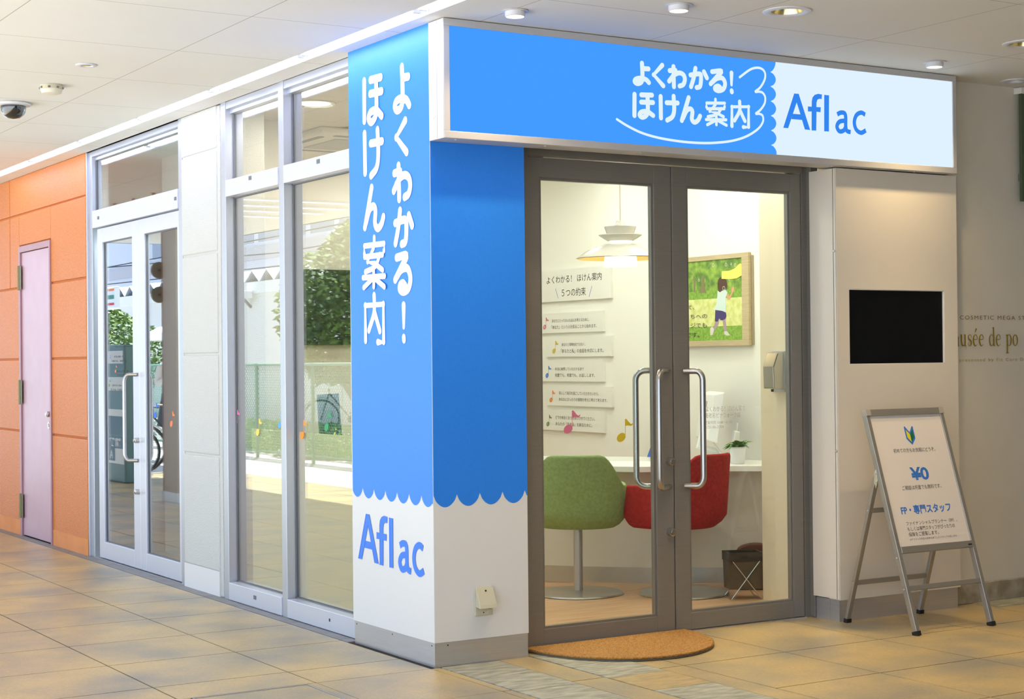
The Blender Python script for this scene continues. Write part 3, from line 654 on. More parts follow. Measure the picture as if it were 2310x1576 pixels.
btext('ファイナンシャルプランナー（FP）、', .165, .88, .815, .847, M_INK)
btext('もしくは専門スタッフがぴったりの', .165, .83, .857, .889, M_INK)
btext('保険をご提案します。', .165, .58, .898, .930, M_INK)
btext('※アフラック所定の研修を修了したスタッフを指します。', .165, .835, .944, .960, mat('grey_ink', (120, 112, 104), .7))
a0, b1 = bp(.93, 1.018); MB().add([PA(a, b, .0165) for a, b in ((a0-.0, b1-.012), (a0+.028, b1-.012), (a0+.028, b1-.004), (a0, b1-.004))], [(0, 1, 2, 3)]).build('maker_plate', M_DARK, A)
# =================================================================== door mat (half round, coir)
M_COIR = mat('coir', (224, 172, 98), .95, rgb2=(188, 132, 64), nscale=130, bump=.8, bscale=420)
m = thing('door_mat', 'half-round brown coir mat lying before the glass doors', 'mat', (1.02, .12, 0))
cx, rx, ry, yb = 1.045, .485, .565, .132; out = [(cx+rx*math.cos(math.pi+math.pi*k/48), yb+.0-ry*abs(math.sin(math.pi*k/48))**.9) for k in range(49)]
MB().prism(out, .006, lambda a, b, c: (a, b, .003+c)).build('backing', mat('backing', (96, 90, 78), .9), m)
top = MB(); pl_h = lambda a, b, c: (a, b, .009+c)
ot = [(cx+(x-cx)*.992, yb+(y-yb)*.992) for x, y in out]; top.prism(ot, .011, pl_h); top.build('coir_pile', M_COIR, m, bevel=.003)
# tufts along the edge and over the pile
tf = MB()
for i in range(5200):
    t = random.random()*math.pi; r = math.sqrt(random.random()) if i > 2200 else 1-random.random()*.012
    x = cx+rx*r*math.cos(math.pi+t)*.99; y = yb-.004-ry*r*abs(math.sin(t))**.9*.99; a = random.random()*6.28; h = .004+random.random()*.004; d = .0016
    zb = .018 if i > 2200 else random.uniform(.008, .018); ox, oy = (random.uniform(-.004, .004), random.uniform(-.004, .004)) if i > 2200 else (math.cos(math.pi+t)*.006, -abs(math.sin(t))*.006)
    tf.add([(x-math.cos(a)*d, y-math.sin(a)*d, zb), (x+math.cos(a)*d, y+math.sin(a)*d, zb), (x+ox, y+oy, zb+h*(1 if i > 2200 else .3))], [(0, 1, 2)])
tf.build('fibre_tufts', M_COIR, m)['kind'] = 'stuff'
# =================================================================== floor hatch
h = thing('floor_hatch', 'square tiled access hatch with narrow metal frame set in the floor', 'hatch', (-.90, -.28, 0))
MB().box((HX0+.014, HY0+.014, -.02), (HX1-.014, HY1-.014, -.0005)).build('tile_inset', M_TILE, h)
f = MB()
for a, b in (((HX0+.005, HY1-.011), (HX1-.005, HY1-.004)), ((HX0+.005, HY0+.004), (HX1-.005, HY0+.011)), ((HX0+.005, HY0+.004), (HX0+.011, HY1-.004)), ((HX1-.011, HY0+.004), (HX1-.005, HY1-.004))): f.box((a[0], a[1], -.02), (b[0], b[1], .0012))
f.build('metal_frame', M_ALU, h)
# =================================================================== raised lettering on the right wall
MU = thing('wall_lettering', 'raised gold serif shop lettering on the taupe wall beside the cabinet', 'wall lettering', (3.6, 0, 1.36))
M_GOLD = mat('olive_gold', (168, 142, 40), .35, .55); pw = PF(-.0002)
def serif(keys, x, base, xh, sp):
    mb = MB(); T, N = .155, .06
    for k in keys:
        W_ = {'m': .52, 'u': .60, 's': .42, 'e': .50, 'E': .50, 'd': .58, 'p': .58, 'o': .55, 'a': .5, ' ': .34}[k]
        f = lambda p: (x+p[0]*xh*1.2, base+p[1]*xh)
        def st(pts, ws): stroke(mb, [f(p) for p in pts], [w_*xh for w_ in ws], pw, .004, cap=False, thick=.002); 
        if k == 'u': st([(.10, .97), (.12, .3), (.24, .05), (.40, .12)], [T, T, .11, N]); st([(.46, 1.0), (.46, .02)], [T, T]); st([(0, .96), (.12, .96)], [.07, .07]); st([(.36, .96), (.46, .96)], [.07, .07]); st([(.46, .03), (.60, .03)], [.07, .06])
        if k == 'm': st([(.40, .8), (.40, .03)], [T, T]); st([(.30, .03), (.52, .03)], [.06, .06])
        if k == 's': st([(.36, .74), (.34, .90), (.2, .97), (.07, .84), (.10, .62), (.28, .46), (.36, .24), (.22, .03), (.06, .10), (.03, .28)], [N, N, N, .1, .13, T, .13, N, N, N])
        if k in 'eE':
            st([(.08, .56), (.42, .60), (.40, .86), (.25, .98), (.09, .80), (.05, .45), (.12, .15), (.28, .02), (.45, .18)], [N, N, .09, N, .12, T, .14, .07, .03])
            if k == 'E': st([(.22, 1.15), (.36, 1.50)], [.05, .17])
        if k == 'd': st([(.42, .86), (.24, .97), (.09, .78), (.06, .46), (.12, .14), (.26, .03), (.42, .16)], [N, N, .12, T, .13, N, N]); st([(.47, 1.62), (.47, .02)], [T, T]); st([(.34, 1.56), (.46, 1.56)], [.06, .06]); st([(.47, .03), (.60, .03)], [.07, .06])
        if k == 'p': st([(.14, .98), (.14, -.62)], [T, T]); st([(.0, .94), (.14, .94)], [.07, .07]); st([(0, -.60), (.30, -.60)], [.06, .06]); st([(.18, .84), (.34, .98), (.50, .78), (.53, .5), (.47, .16), (.32, .03), (.18, .12)], [N, N, .12, T, .13, N, N])
        if k == 'o': st([(.26, .98), (.08, .78), (.05, .48), (.10, .16), (.26, .02), (.43, .18), (.48, .5), (.43, .82), (.26, .98)], [N, .12, T, .13, N, .12, T, .13, N])
        x += W_*xh*1.2*sp
    return mb
mb = serif('musEe de po', 3.338, 1.449, .0665, 1.22); mb.build('large_letters', M_GOLD, MU)
text_mesh('COSMETIC MEGA STORE', pw, 3.392, 1.600, 4.035, 1.622, mat('gold_ink', (122, 100, 48), .5), 'small_letters', MU, c=.001, space=1.25)
text_mesh('presented by Fit Care DEPOT', pw, 3.384, 1.357, 4.03, 1.381, mat('pale_gold_ink', (182, 156, 90), .5), 'small_letters', MU, c=.001, space=1.25)
GP = thing('wall_panel', 'dark green glass panel fixed high on the taupe wall', 'panel', (4.1, -.03, 2.3))
MB().box((3.858, -.05, 2.28), (4.4, -.032, 2.91)).build('glass_sheet', mat('dark_green_glass', (74, 88, 66), .15, spec=.6), GP)
MB().box((3.852, -.058, 2.90), (4.42, -.001, 2.935)).build('mounting_rail', M_WHITE, GP)
MB().box((3.88, -.033, 2.4), (3.92, -.001, 2.44)).box((4.3, -.033, 2.4), (4.34, -.001, 2.44)).build_each('bracket', M_GASK, GP)
# =================================================================== ceiling fittings
ST = thing('strip_light', None, None, (-.135, 0, CZ))
MB().box((-.183, -.615, CZ+.002), (-.180, .615, CZ+.055)).box((-.090, -.615, CZ+.002), (-.087, .615, CZ+.055)).box((-.183, -.615, CZ+.05), (-.087, .615, CZ+.055)).build('reflector_tray', mat('lamp_white', (240, 240, 242), .5), ST)
M_TUBE = glow('fluorescent_tube', (190, 204, 255), STRIP_E)
MB().tube([(-.135, -.575, CZ+.020), (-.135, .575, CZ+.020)], .0165, 12).build('tube', M_TUBE, ST)
for s in (-1, 1):
    MB().box((-.155, s*.578, CZ+.003), (-.115, s*.600, CZ+.05)).build('lamp_holder', M_WHITE, ST)
STR = []
for i in range(7):
    o = ST if i == 0 else copy_tree(ST); o.location = (-.135, -.785+1.24*i, CZ); STR.append(o)
ords = ['first', 'second', 'third', 'fourth', 'fifth', 'sixth', 'seventh', 'eighth', 'ninth']
for i, o in enumerate(STR):
    tag(o, f'bright fluorescent strip lamp in the ceiling slot, {ords[i]} counted from the shop sign', 'strip light', 'fluorescent strip lamps in the ceiling slot')
def spot(x, y, label, power):
    t = thing('ceiling_spotlight', label, 'ceiling light', (x, y, CZ), 'small round ceiling spotlights')
    MB().lathe([(.044, -.001), (.058, -.001), (.060, -.004), (.044, -.005)], (x, y, CZ), 32).build('trim_ring', mat('cap_white', (0, 0, 0)), t, smooth=True)
    MB().lathe([(.045, 0), (.045, -.026), (.041, -.028), (.040, -.022)], (x, y, CZ), 32, cap=False).build('barrel', mat('cap_white', (0, 0, 0)), t, smooth=True)
    MB().lathe([(0, -.0235), (.0405, -.0235)], (x, y, CZ), 32, cap=False).build('lens', glow_w, t)
    lamp_light(t, 'SPOT', (0, 0, -.032), power, WARM, .035, None, 2.1, 1.0); return t
glow_w = glow('warm_lens', (255, 240, 214), 3.0)
spot(.213, -.405, 'small white lit ceiling spotlight above the blue pillar', DOWN_W)
spot(.777, -.852, 'small white lit ceiling spotlight out from the sign lettering, at top of picture', DOWN_W*.8)
spot(2.822, -.38, 'small white lit ceiling spotlight above the white end of the sign', DOWN_W*1.2)
def recess(x, y, ro, ri, label, power, gl):
    t = thing('recessed_downlight', label, 'ceiling light', (x, y, CZ), 'recessed round ceiling downlights')
    MB().lathe([(ri, -.002), (ri*1.12, -.007), (ro*.9, -.008), (ro, -.004), (ro, -.0005)], (x, y, CZ), 40, cap=False).build('trim_ring', mat('cap_white', (0, 0, 0)), t, smooth=True)
    MB().lathe([(ri*.985, -.002), (ri*.9, .03), (ri*.6, .085), (0, .087)], (x, y, CZ), 32, cap=False).build('reflector', gl, t, smooth=True)
    if power: 
        MB().lathe([(0, .079), (ri*.22, .079), (ri*.22, .084)], (x, y, CZ), 16).build('bulb', glow_w, t); lamp_light(t, 'SPOT', (0, 0, .05), power, WARM, .03, None, 1.5, .9)
    return t
M_REFL = mat('gold_reflector', (214, 200, 150), .2, .9)
recess(1.28, -.985, .108, .070, 'large recessed round downlight with gold reflector above the middle of the sign', DOWN_W*1.2, M_REFL)
recess(2.83, -.975, .108, .070, 'large recessed round downlight cut by the right edge of the picture', DOWN_W*1.5, M_REFL)
recess(3.66, -.175, .075, .045, 'shallow unlit round ceiling fitting tucked against the taupe wall', 0, mat('cap_white', (0, 0, 0)))
recess(-1.026, 1.789, .055, .030, 'small round ceiling fitting with clear lens beyond the smoke detector', 0, M_REFL)
t = thing('smoke_detector', 'round ivory smoke detector on the ceiling between dome camera and small downlight', 'smoke detector', (-1.003, 2.495, CZ))
MB().lathe([(0, -.001), (.060, -.001), (.062, -.022), (.058, -.024)], (-1.003, 2.495, CZ), 36).build('base', M_IVORY, t, smooth=True)
MB().lathe([(.058, -.024), (.059, -.030), (.052, -.046), (.030, -.052), (0, -.053)], (-1.003, 2.495, CZ), 36).build('sensor_cap', mat('ivory2', (222, 216, 196), .4), t, smooth=True)
b = MB()
for k in range(8): a = k*.785+.3; b.box((-1.003+.0605*math.cos(a)-.006, 2.495+.0605*math.sin(a)-.006, CZ-.022), (-1.003+.0605*math.cos(a)+.006, 2.495+.0605*math.sin(a)+.006, CZ-.012))
b.build_each('vent', M_GASK, t)
t = thing('dome_camera', 'black glossy dome security camera on white ceiling base at left', 'camera', (-1.019, 3.217, CZ))
MB().lathe([(0, -.001), (.098, -.001), (.103, -.008), (.098, -.016), (.074, -.020)], (-1.019, 3.217, CZ), 48).build('base', mat('cap_white', (0, 0, 0)), t, smooth=True)
MB().lathe([(.074, -.018), (.074, -.032), (.069, -.055), (.055, -.076), (.034, -.090), (.0, -.095)], (-1.019, 3.217, CZ), 48).build('dome', mat('smoked_dome', (10, 11, 20), .05, spec=.9, coat=1), t, smooth=True)
# arcade strip lights over the passage farther on (seen mirrored in the window panes)
t0 = None
for i, y in enumerate((7.85, 8.41, 8.95, 9.53)):
    if t0 is None:
        t0 = thing('passage_light', None, None, (-2.35, y, CZ)); MB().box((-3.45, y-.045, CZ-.02), (-1.25, y+.045, CZ-.0005)).build('housing', M_WHITE, t0)
        MB().box((-3.43, y-.03, CZ-.024), (-1.27, y+.03, CZ-.0202)).build('diffuser', glow('passage_diffuser', (235, 240, 255), 3), t0); t = t0
    else: t = copy_tree(t0); t.location = (-2.35, y, CZ)
    tag(t, f'long passage ceiling light mirrored in the window panes, {ords[i]} from the camera', 'ceiling light', 'passage ceiling lights')
# =================================================================== INSIDE THE SHOP
BX = 3.27                                    # face of the wall that carries the boards
def wp(px, py, off=.0): p = at(px, py, 'x', BX-off); return (-p.y, p.z)
def board(label, x0, x1, top, bot, group='white message boards on the shop wall'):
    """board by its right edge (x1, top..bot) and its left pixel"""
    a1, z1 = wp(x1, top, .02); _, z0 = wp(x1, bot, .02); a0, _ = wp(x0, (top+bot)/2, .02)
    t = thing('message_board', label, 'board', (BX, -(a0+a1)/2, z0), group)
    MB().box((BX-.02, -a0, z0), (BX-.0005, -a1, z1)).build('board_panel', mat('board_white2', (232, 230, 220), .6), t); return t, a0, a1, z0, z1
def wtext(t, body, x0, x1, ytop, ybot, m=None, bold=0):
    """ytop, ybot are the extents at the right end of the line (x1)"""
    a0, _ = wp(x0, (ytop+ybot)/2, .0205); a1, z1 = wp(x1, ytop, .0205); _, z0 = wp(x1, ybot, .0205)
    return text_mesh(body, PX(BX-.0203), a0, z0, a1, z1, m or M_INK, 'lettering', t, c=.0006, bold=bold)
def note(parent, pl, a, b, h, m, name='note', c=.001):
    """eighth note: oval head, stem and waving flag; (a, b) = lower left, h = height"""
    k = h; mb = MB()
    fan(mb, [(a+k*(.22+.235*math.cos(t*.2618)), b+k*(.20+.195*math.sin(t*.2618)+.05*math.cos(t*.2618))) for t in range(24)], pl, c)
    mb.add([pl(a+k*x, b+k*y, c+.0001) for x, y in ((.425, .18), (.455, .18), (.455, 1.0), (.425, 1.0))], [(0, 1, 2, 3)])
    top = smooth_pts([(.43, 1.0), (.52, .995), (.64, .87), (.76, .78), (.88, .83)], 5); lo = smooth_pts([(.88, .83), (.84, .73), (.74, .69), (.62, .71), (.43, .70)], 5)
    mb.add([pl(a+k*v[0], b+k*v[1], c+.0002) for v in [Vector(p) for p in top]+[Vector(p) for p in lo[1:]]], [tuple(range(len(top)+len(lo)-1))])
    return mb.build(name, m, parent)
t, *_ = board('large white board with two lines of black writing and two blue slashes under pendant lamp', 1205, 1377, 597, 672)
wtext(t, 'よくわかる！ ほけん案内', 1233, 1357, 613, 631); wtext(t, '５つの約束', 1267, 1321.5, 647, 666)
M_SL = mat('slash_blue', (92, 128, 206), .6)
for p, q in (((1253, 651), (1259.5, 673)), ((1335.5, 644.5), (1329, 669))):
    mb = MB(); stroke(mb, [wp(*p, .0206), wp(*q, .0206)], .0045, PX(BX-.0206), .0006, cap=False); mb.build('slash', M_SL, t)
NC = {'pink': (208, 118, 142), 'yellow': (206, 182, 44), 'blue': (72, 128, 206), 'orange': (228, 134, 52), 'green': (112, 138, 64)}
M_NOTE = {k: mat('note_'+k, v, .6) for k, v in NC.items()}
def rowb(col, x0, x1, top, bot, nx, ny, nh, l1, l2, num, label):
    t, a0, a1, z0, z1 = board(label, x0, x1, top, bot); a, z = wp(nx, ny, .0206); h = abs(wp(nx, ny-nh, .0206)[1]-z)
    note(t, PX(BX-.0203), a, z, h*1.0, M_NOTE[col], 'note')
    text_mesh(num, PX(BX-.0203), a+h*.18, z+h*.12, a+h*.25, z+h*.28, M_PRINT, 'number', t, c=.0016)
    for l in (l1, l2): wtext(t, *l)
rowb('pink', 1205, 1360, 700, 747, 1225.5, 743, 27, ('あなたにとってのいちばんを考えるために、', 1245, 1329, 716, 724), ('「あなた」という人を知ることから始めます。', 1244, 1346, 729.5, 738.5), '1', 'white board with pink note, first narrow board below the large one')
rowb('yellow', 1230, 1379, 756.4, 803, 1246.5, 797, 28, ('あなたと保険会社ではなく、', 1267, 1321, 772, 779.5), ('「あなたと私」の会話を大切にします。', 1265.5, 1361, 785, 794.5), '2', 'white board with yellow note, second narrow board below the large one')
rowb('blue', 1205, 1361, 814, 861, 1231, 852, 27, ('本当に納得していただけるまで', 1252, 1317, 828, 835.5), ('何度でも、何度でも、お話しします。', 1252, 1342, 842, 850.5), '3', 'white board with blue note, third narrow board below the large one')
rowb('orange', 1232, 1380, 872, 918.7, 1240, 907, 27, ('安心して毎日を過ごしていただきたいから、', 1261, 1351, 884, 892), ('あなたにぴったりの保険を考えに考えて考えます。', 1261, 1370, 899, 907), '4', 'white board with orange note, fourth narrow board below the large one')
rowb('green', 1205, 1363, 928.6, 976.3, 1233, 961, 26, ('どうか末永くおつきあいさせてください。', 1253.5, 1342, 940.5, 949), ('あなたの「生きる」を創るために。', 1253.5, 1336, 955, 963.5), '5', 'white board with dark green note, lowest of the narrow boards')
# ---- framed photograph
t = thing('framed_picture', 'light wood framed photograph of a child on grass, on the shop wall', 'picture', (BX, 1.9, 1.45))
c2 = lambda x, y, o=.030: wp(1540+x/6.567, 560+y/6.567, o)
AR, ZT = wp(1688, 568, .035); _, ZB = wp(1688, 779, .035); AL = AR-1.05*(1); IR, IT = c2(880, 135); _, IB = c2(895, 1355); fwid = AR-IR
M_FRM = mat('pale_oak', (196, 178, 140), .5, noise=12, nscale=8, stretch=(1, 1, 20))
f = MB(); f.box((BX-.037, -AL, ZB), (BX-.012, -AR, IB)).box((BX-.037, -AL, IT), (BX-.012, -AR, ZT)).box((BX-.037, -AL, IB), (BX-.012, -(AL+fwid), IT)).box((BX-.037, -IR, IB), (BX-.012, -AR, IT)); f.build('frame', M_FRM, t, bevel=.002)
MB().box((BX-.012, -AL-.005, ZB+.004), (BX-.0005, -AR-.012, ZT-.02)).build('backing', mat('backing_tan', (170, 156, 128), .6), t)
pq = PX(BX-.030); 
def pic(name, pts, m, c, smooth=False):
    P_ = [c2(*p) for p in pts]
    if smooth: P_ = [tuple(v) for v in smooth_pts(P_, 4, True)]
    return MB().add([pq(a, b, c) for a, b in P_], [tuple(range(len(P_)))]).build(name, m, t)
M_LEAF = mat('print_leaves', (150, 182, 70), .5, rgb2=(84, 124, 52), nscale=22, detail=6)
M_MEAD = mat('print_meadow', (226, 226, 158), .5, rgb2=(196, 206, 112), nscale=26, detail=6)
M_GRS = mat('print_grass', (146, 182, 72), .5, rgb2=(108, 152, 48), nscale=60, detail=6)
a0 = AL+fwid; 
def band(name, y0, y1, m, c): 
    z1_ = c2(880, y0)[1]; z0_ = c2(885, y1)[1]; MB().add([pq(a0, z0_, c), pq(IR, z0_, c), pq(IR, z1_, c), pq(a0, z1_, c)], [(0, 1, 2, 3)]).build(name, m, t)
band('printed_trees', 130, 600, M_LEAF, 0); band('printed_hedge', 595, 730, M_GRS, .0003); band('printed_meadow', 720, 1160, M_MEAD, .0006); band('printed_grass', 1140, 1360, M_GRS, .0009)
MT = mat('print_trunk', (132, 120, 84), .5)
pic('printed_trunk', [(285,415),(320,415),(325,560),(350,660),(240,660),(275,600)], MT, .0012); pic('printed_trunk', [(160,420),(185,420),(190,640),(165,640)], MT, .0012)
pic('printed_hair', [(560,430),(600,428),(650,470),(662,560),(640,602),(600,612),(560,648),(530,622),(520,540),(530,470)], mat('print_hair', (84, 58, 46), .5), .0022, True)
SK = mat('print_skin', (216, 160, 122), .5)
pic('printed_arm', [(645,690),(675,668),(695,712),(728,650),(724,600),(745,565),(770,580),(766,622),(745,657),(702,762),(668,755)], SK, .0016)
pic('printed_shirt', [(520,630),(560,640),(640,612),(668,655),(645,720),(640,800),(645,950),(590,925),(460,908),(500,830),(515,720)], mat('print_shirt', (206, 224, 216), .5), .0019)
MLG = mat('print_tights', (168, 146, 152), .5)
pic('printed_leg', [(485,1085),(545,1060),(532,1130),(480,1215),(435,1205),(470,1140)], MLG, .0014); pic('printed_leg', [(592,1060),(636,1045),(655,1190),(664,1245),(618,1245)], MLG, .0014)
pic('printed_shorts', [(485,910),(640,930),(652,1000),(640,1040),(590,1066),(540,1055),(520,1086),(480,1080)], mat('print_navy', (62, 54, 110), .5), .0016)
MSH = mat('print_shoe', (214, 206, 196), .5)
pic('printed_shoe', [(410,1180),(440,1155),(470,1200),(450,1280),(412,1290)], MSH, .0018); pic('printed_shoe', [(620,1230),(660,1225),(705,1285),(660,1292),(620,1270)], MSH, .0018)
pic('printed_ribbon', [(585,340),(700,330),(770,300),(830,240),(860,222),(880,235),(881,400),(800,445),(680,456),(580,450)], mat('print_yellow', (244, 230, 106), .5), .0025)
for x, y, r in ((450,248,15),(641,240,14),(718,230,9),(775,245,14),(240,470,11),(690,455,12),(608,590,17),(543,1060,9)):
    mb = MB(); q = [c2(x+r*math.cos(k*.524), y+r*1.6*math.sin(k*.524), .0335) for k in range(13)]; stroke(mb, q, .0035, pq, .0028, cap=False, smooth=False); mb.build('printed_ring', MSH, t)
for s_, x0, x1, y0, y1 in (('くて、', 10, 172, 840, 905), ('こどもたちへの', -230, 362, 965, 1035), ('メッセージでも', -215, 355, 1100, 1175), ('あるのです。', -190, 245, 1245, 1315)):
    a, _ = c2(x0, (y0+y1)/2, .0335); b, z1_ = c2(x1, y0, .0335); _, z0_ = c2(x1, y1, .0335); text_mesh(s_, PX(BX-.0335), max(a, a0+.01), z0_, b, z1_, M_INK, 'lettering', t, c=.0004)
# ---- counter
CT = thing('consultation_counter', 'long white angled counter with cream front panel behind the green and red chairs', 'counter', (2.4, 1.6, 0))
ctop = [(1.30, 2.86), (1.937, 2.069), (2.31, 1.58), (2.76, 1.305), (2.925, 1.163), (3.255, .80), (3.268, .80), (3.268, 1.86), (2.78, 1.86), (2.686, 1.945), (2.50, 2.17), (1.86, 2.98)]
M_TOP = mat('counter_white', (240, 238, 228), .35)
MB().prism(ctop, .036, lambda a, b, c: (a, b, .704+c)).build('worktop', M_TOP, CT, bevel=.003)
pan = smooth_pts([(1.40, 2.96), (1.994, 2.162), (2.474, 1.662), (2.86, 1.385), (3.20, 1.07)], 5)
pan = [(v.x, v.y) for v in [Vector((p[0], p[1])) for p in pan]]
def wall_ribbon(line, z0, z1, th):
    off = []
    for i, p in enumerate(line):
        q0, q1 = line[max(i-1, 0)], line[min(i+1, len(line)-1)]; dx, dy = q1[0]-q0[0], q1[1]-q0[1]; d = math.hypot(dx, dy); off.append((p[0]-dy/d*th, p[1]+dx/d*th))
    mb = MB(); n = len(line)
    for i in range(n-1):
        A_, B_, C_, D_ = line[i], line[i+1], off[i+1], off[i]
        mb.add([(*A_, z0), (*B_, z0), (*C_, z0), (*D_, z0), (*A_, z1), (*B_, z1), (*C_, z1), (*D_, z1)], [(0, 3, 2, 1), (4, 5, 6, 7), (0, 1, 5, 4), (2, 3, 7, 6), (1, 2, 6, 5), (3, 0, 4, 7)])
    return mb
wall_ribbon(pan, .105, .704, .03).build('front_panel', mat('counter_cream', (228, 220, 206), .6), CT)
wall_ribbon([(p[0]-.004, p[1]-.004) for p in pan], .008, .105, .034).build('kick_plate', mat('kick_alu', (190, 184, 176), .35, .6), CT)
wall_ribbon([(1.82, 2.99), (2.50, 2.17), (2.686, 1.945)], .740, .766, .02).build('back_ledge', M_TOP, CT)
# ---- chairs
def shell_chair(label, loc, rot, rgb, rgb2):
    t = thing('tub_chair', label, 'chair', (loc[0], loc[1], .001), 'round backed swivel chairs'); m = mat('felt_'+str(rgb[0]), rgb, .95, rgb2=rgb2, nscale=60, bump=.25, bscale=500, spec=.2)
    base = Vector((loc[0], loc[1], 0)); na, nv = 36, 12; vs = []; fs = []
    def top(a):
        a = abs(a); u = min(max((a-.55)/.80, 0), 1); u = u*u*(3-2*u); return .838-.185*u
    for i in range(na+1):
        a = -1.95+3.9*i/na; zt = top(a)
        for j in range(nv+1):
            v = j/nv; z = .405+(zt-.405)*v; h = (z-.405)/.433
            r = .205+.075*min(1, h/.16)**.6 if h < .16 else .28-.012*(h-.22)
            lean = .05*h; fx = max(0, abs(a)-1.35)*.20; vs.append(base+Vector((r*math.sin(a)*1.0, -r*math.cos(a)*.90-lean+.03+fx, z)))
    for i in range(na):
        for j in range(nv): fs.append((i*(nv+1)+j, (i+1)*(nv+1)+j, (i+1)*(nv+1)+j+1, i*(nv+1)+j+1))
    o = MB().add(vs, fs).build('seat_shell', m, t, smooth=True); so_ = o.modifiers.new('th', 'SOLIDIFY'); so_.thickness = .030; so_.offset = 0; bv = o.modifiers.new('bv', 'BEVEL'); bv.width = .012; bv.segments = 3; bv.limit_method = 'ANGLE'; bv.angle_limit = 1.0
    MB().lathe([(0, .402), (.15, .400), (.185, .408), (.235, .44), (.235, .485), (.20, .505), (0, .51)], (loc[0], loc[1]+.02, 0), 36).build('seat_cushion', m, t, smooth=True)
    MB().lathe([(.08, .392), (.08, .402)], (loc[0], loc[1]+.01, 0), 24).build('mount_plate', M_DARK, t)
    MB().lathe([(.027, .012), (.027, .395)], (loc[0], loc[1], 0), 24).build('pedestal', M_ALU, t, smooth=True)
    MB().lathe([(.262, .0), (.268, .004), (.262, .012), (.10, .016), (.028, .022)], (loc[0], loc[1], .001), 64).build('base_plate', mat('satin_disc', (196, 194, 190), .28, .85), t, smooth=True)
    t.rotation_euler = (0, 0, rot); return t
shell_chair('green felt tub chair on a round metal pedestal, behind the left door leaf', (1.868, 1.605), -math.radians(36), (156, 178, 116), (142, 166, 102))
shell_chair('red felt tub chair on a round metal pedestal, behind the middle door stiles', (2.372, 1.235), math.radians(16), (184, 44, 38), (160, 32, 30))
yc = shell_chair('yellow tub chair seen dimly through the frosted lower window', (.88, 2.45), math.radians(30), (232, 190, 60), (222, 178, 50))
# ---- pendant lamp
px_, py_, pz = 2.197, 1.6, 2.008
t = thing('pendant_lamp', 'white layered pendant lamp hanging in front of the large message board', 'lamp', (px_, py_, pz)); pc = (px_, py_, pz)
M_LW = mat('lacquer_white', (206, 201, 190), .2, coat=.4)
MB().lathe([(.272, 0), (.268, .003), (.215, .040), (.15, .070), (.098, .086), (.092, .086), (.15, .064), (.215, .034), (.265, -.001), (.272, 0)], pc, 72, cap=False).build('main_shade', M_LW, t, smooth=True)
MB().lathe([(.263, -.003), (.213, .031), (.15, .060), (.095, .078)], pc, 64, cap=False).build('inner_lining', mat('warm_lining', (236, 200, 120), .5), t, smooth=True)
MB().lathe([(.133, .139), (.131, .142), (.105, .126), (.078, .106), (.076, .104), (.10, .118), (.133, .139)], pc, 60, cap=False).build('middle_shade', M_LW, t, smooth=True)
MB().lathe([(.098, .190), (.096, .192), (.080, .150), (.078, .146), (.082, .146), (.098, .190)], pc, 60, cap=False).build('upper_shade', M_LW, t, smooth=True)
MB().lathe([(.0, .228), (.022, .226), (.026, .216), (.033, .205), (.034, .188), (.030, .150), (0, .150)], pc, 36).build('socket_cap', M_LW, t, smooth=True)
GL_D = glow('lamp_glass', (255, 246, 220), 1.6)
MB().lathe([(0, -.052), (.098, -.050), (.103, -.046), (.098, .0), (.092, .046), (0, .046)], pc, 48).build('diffuser', GL_D, t, smooth=True)
MB().lathe([(.062, .046), (.066, .088), (.066, .108), (.055, .146)], pc, 36, cap=False).build('neck_diffuser', GL_D, t, smooth=True)
MB().tube([(px_, py_, pz+.225), (px_, py_, 2.915)], .0028, 8).build('cord', mat('cord_tan', (196, 176, 130), .7), t)
MB().lathe([(0, 2.92-pz), (.05, 2.92-pz), (.05, 2.90-pz), (0, 2.895-pz)], pc, 32).build('ceiling_rose', M_LW, t, smooth=True)
lamp_light(t, 'POINT', (0, 0, -.10), 3.5, (1, .88, .66), .06)
# ---- things on the counter
p = (2.925, 1.395)
t = thing('potted_plant', 'small leafy green plant in white pot on the right end of the counter', 'plant', (p[0], p[1], .741))
MB().lathe([(0, .741), (.037, .741), (.040, .744), (.050, .832), (.0535, .838), (.052, .846), (.047, .846), (.046, .832), (0, .832)], (p[0], p[1], 0), 40).build('pot', mat('pot_white', (240, 240, 242), .5), t, smooth=True)
lf = MB(); rnd = random.Random(3)
for i in range(46):
    a = rnd.random()*6.283; r0 = rnd.random()*.025; rr = .035+rnd.random()*.055; h = .853+rnd.random()*.050-rr*.25; base = Vector((p[0]+r0*math.cos(a), p[1]+r0*math.sin(a), .838)); tip = Vector((p[0]+rr*math.cos(a), p[1]+rr*math.sin(a), h)); sd = Vector((-math.sin(a), math.cos(a), rnd.uniform(-.3, .3))).normalized()*(.011+rnd.random()*.007); mid = (base*.35+tip*.65)+Vector((0, 0, .014)); q = base*.7+tip*.3+Vector((0, 0, .012))
    lf.add([base, q+sd*.6, mid+sd, tip+(tip-mid)*.5, mid-sd, q-sd*.6, mid+Vector((0, 0, -.004))], [(0, 1, 6), (1, 2, 6), (2, 3, 6), (3, 4, 6), (4, 5, 6), (5, 0, 6)])
lf.build('leaves', mat('leaf_green', (112, 150, 66), .45, rgb2=(66, 112, 40), nscale=60), t)
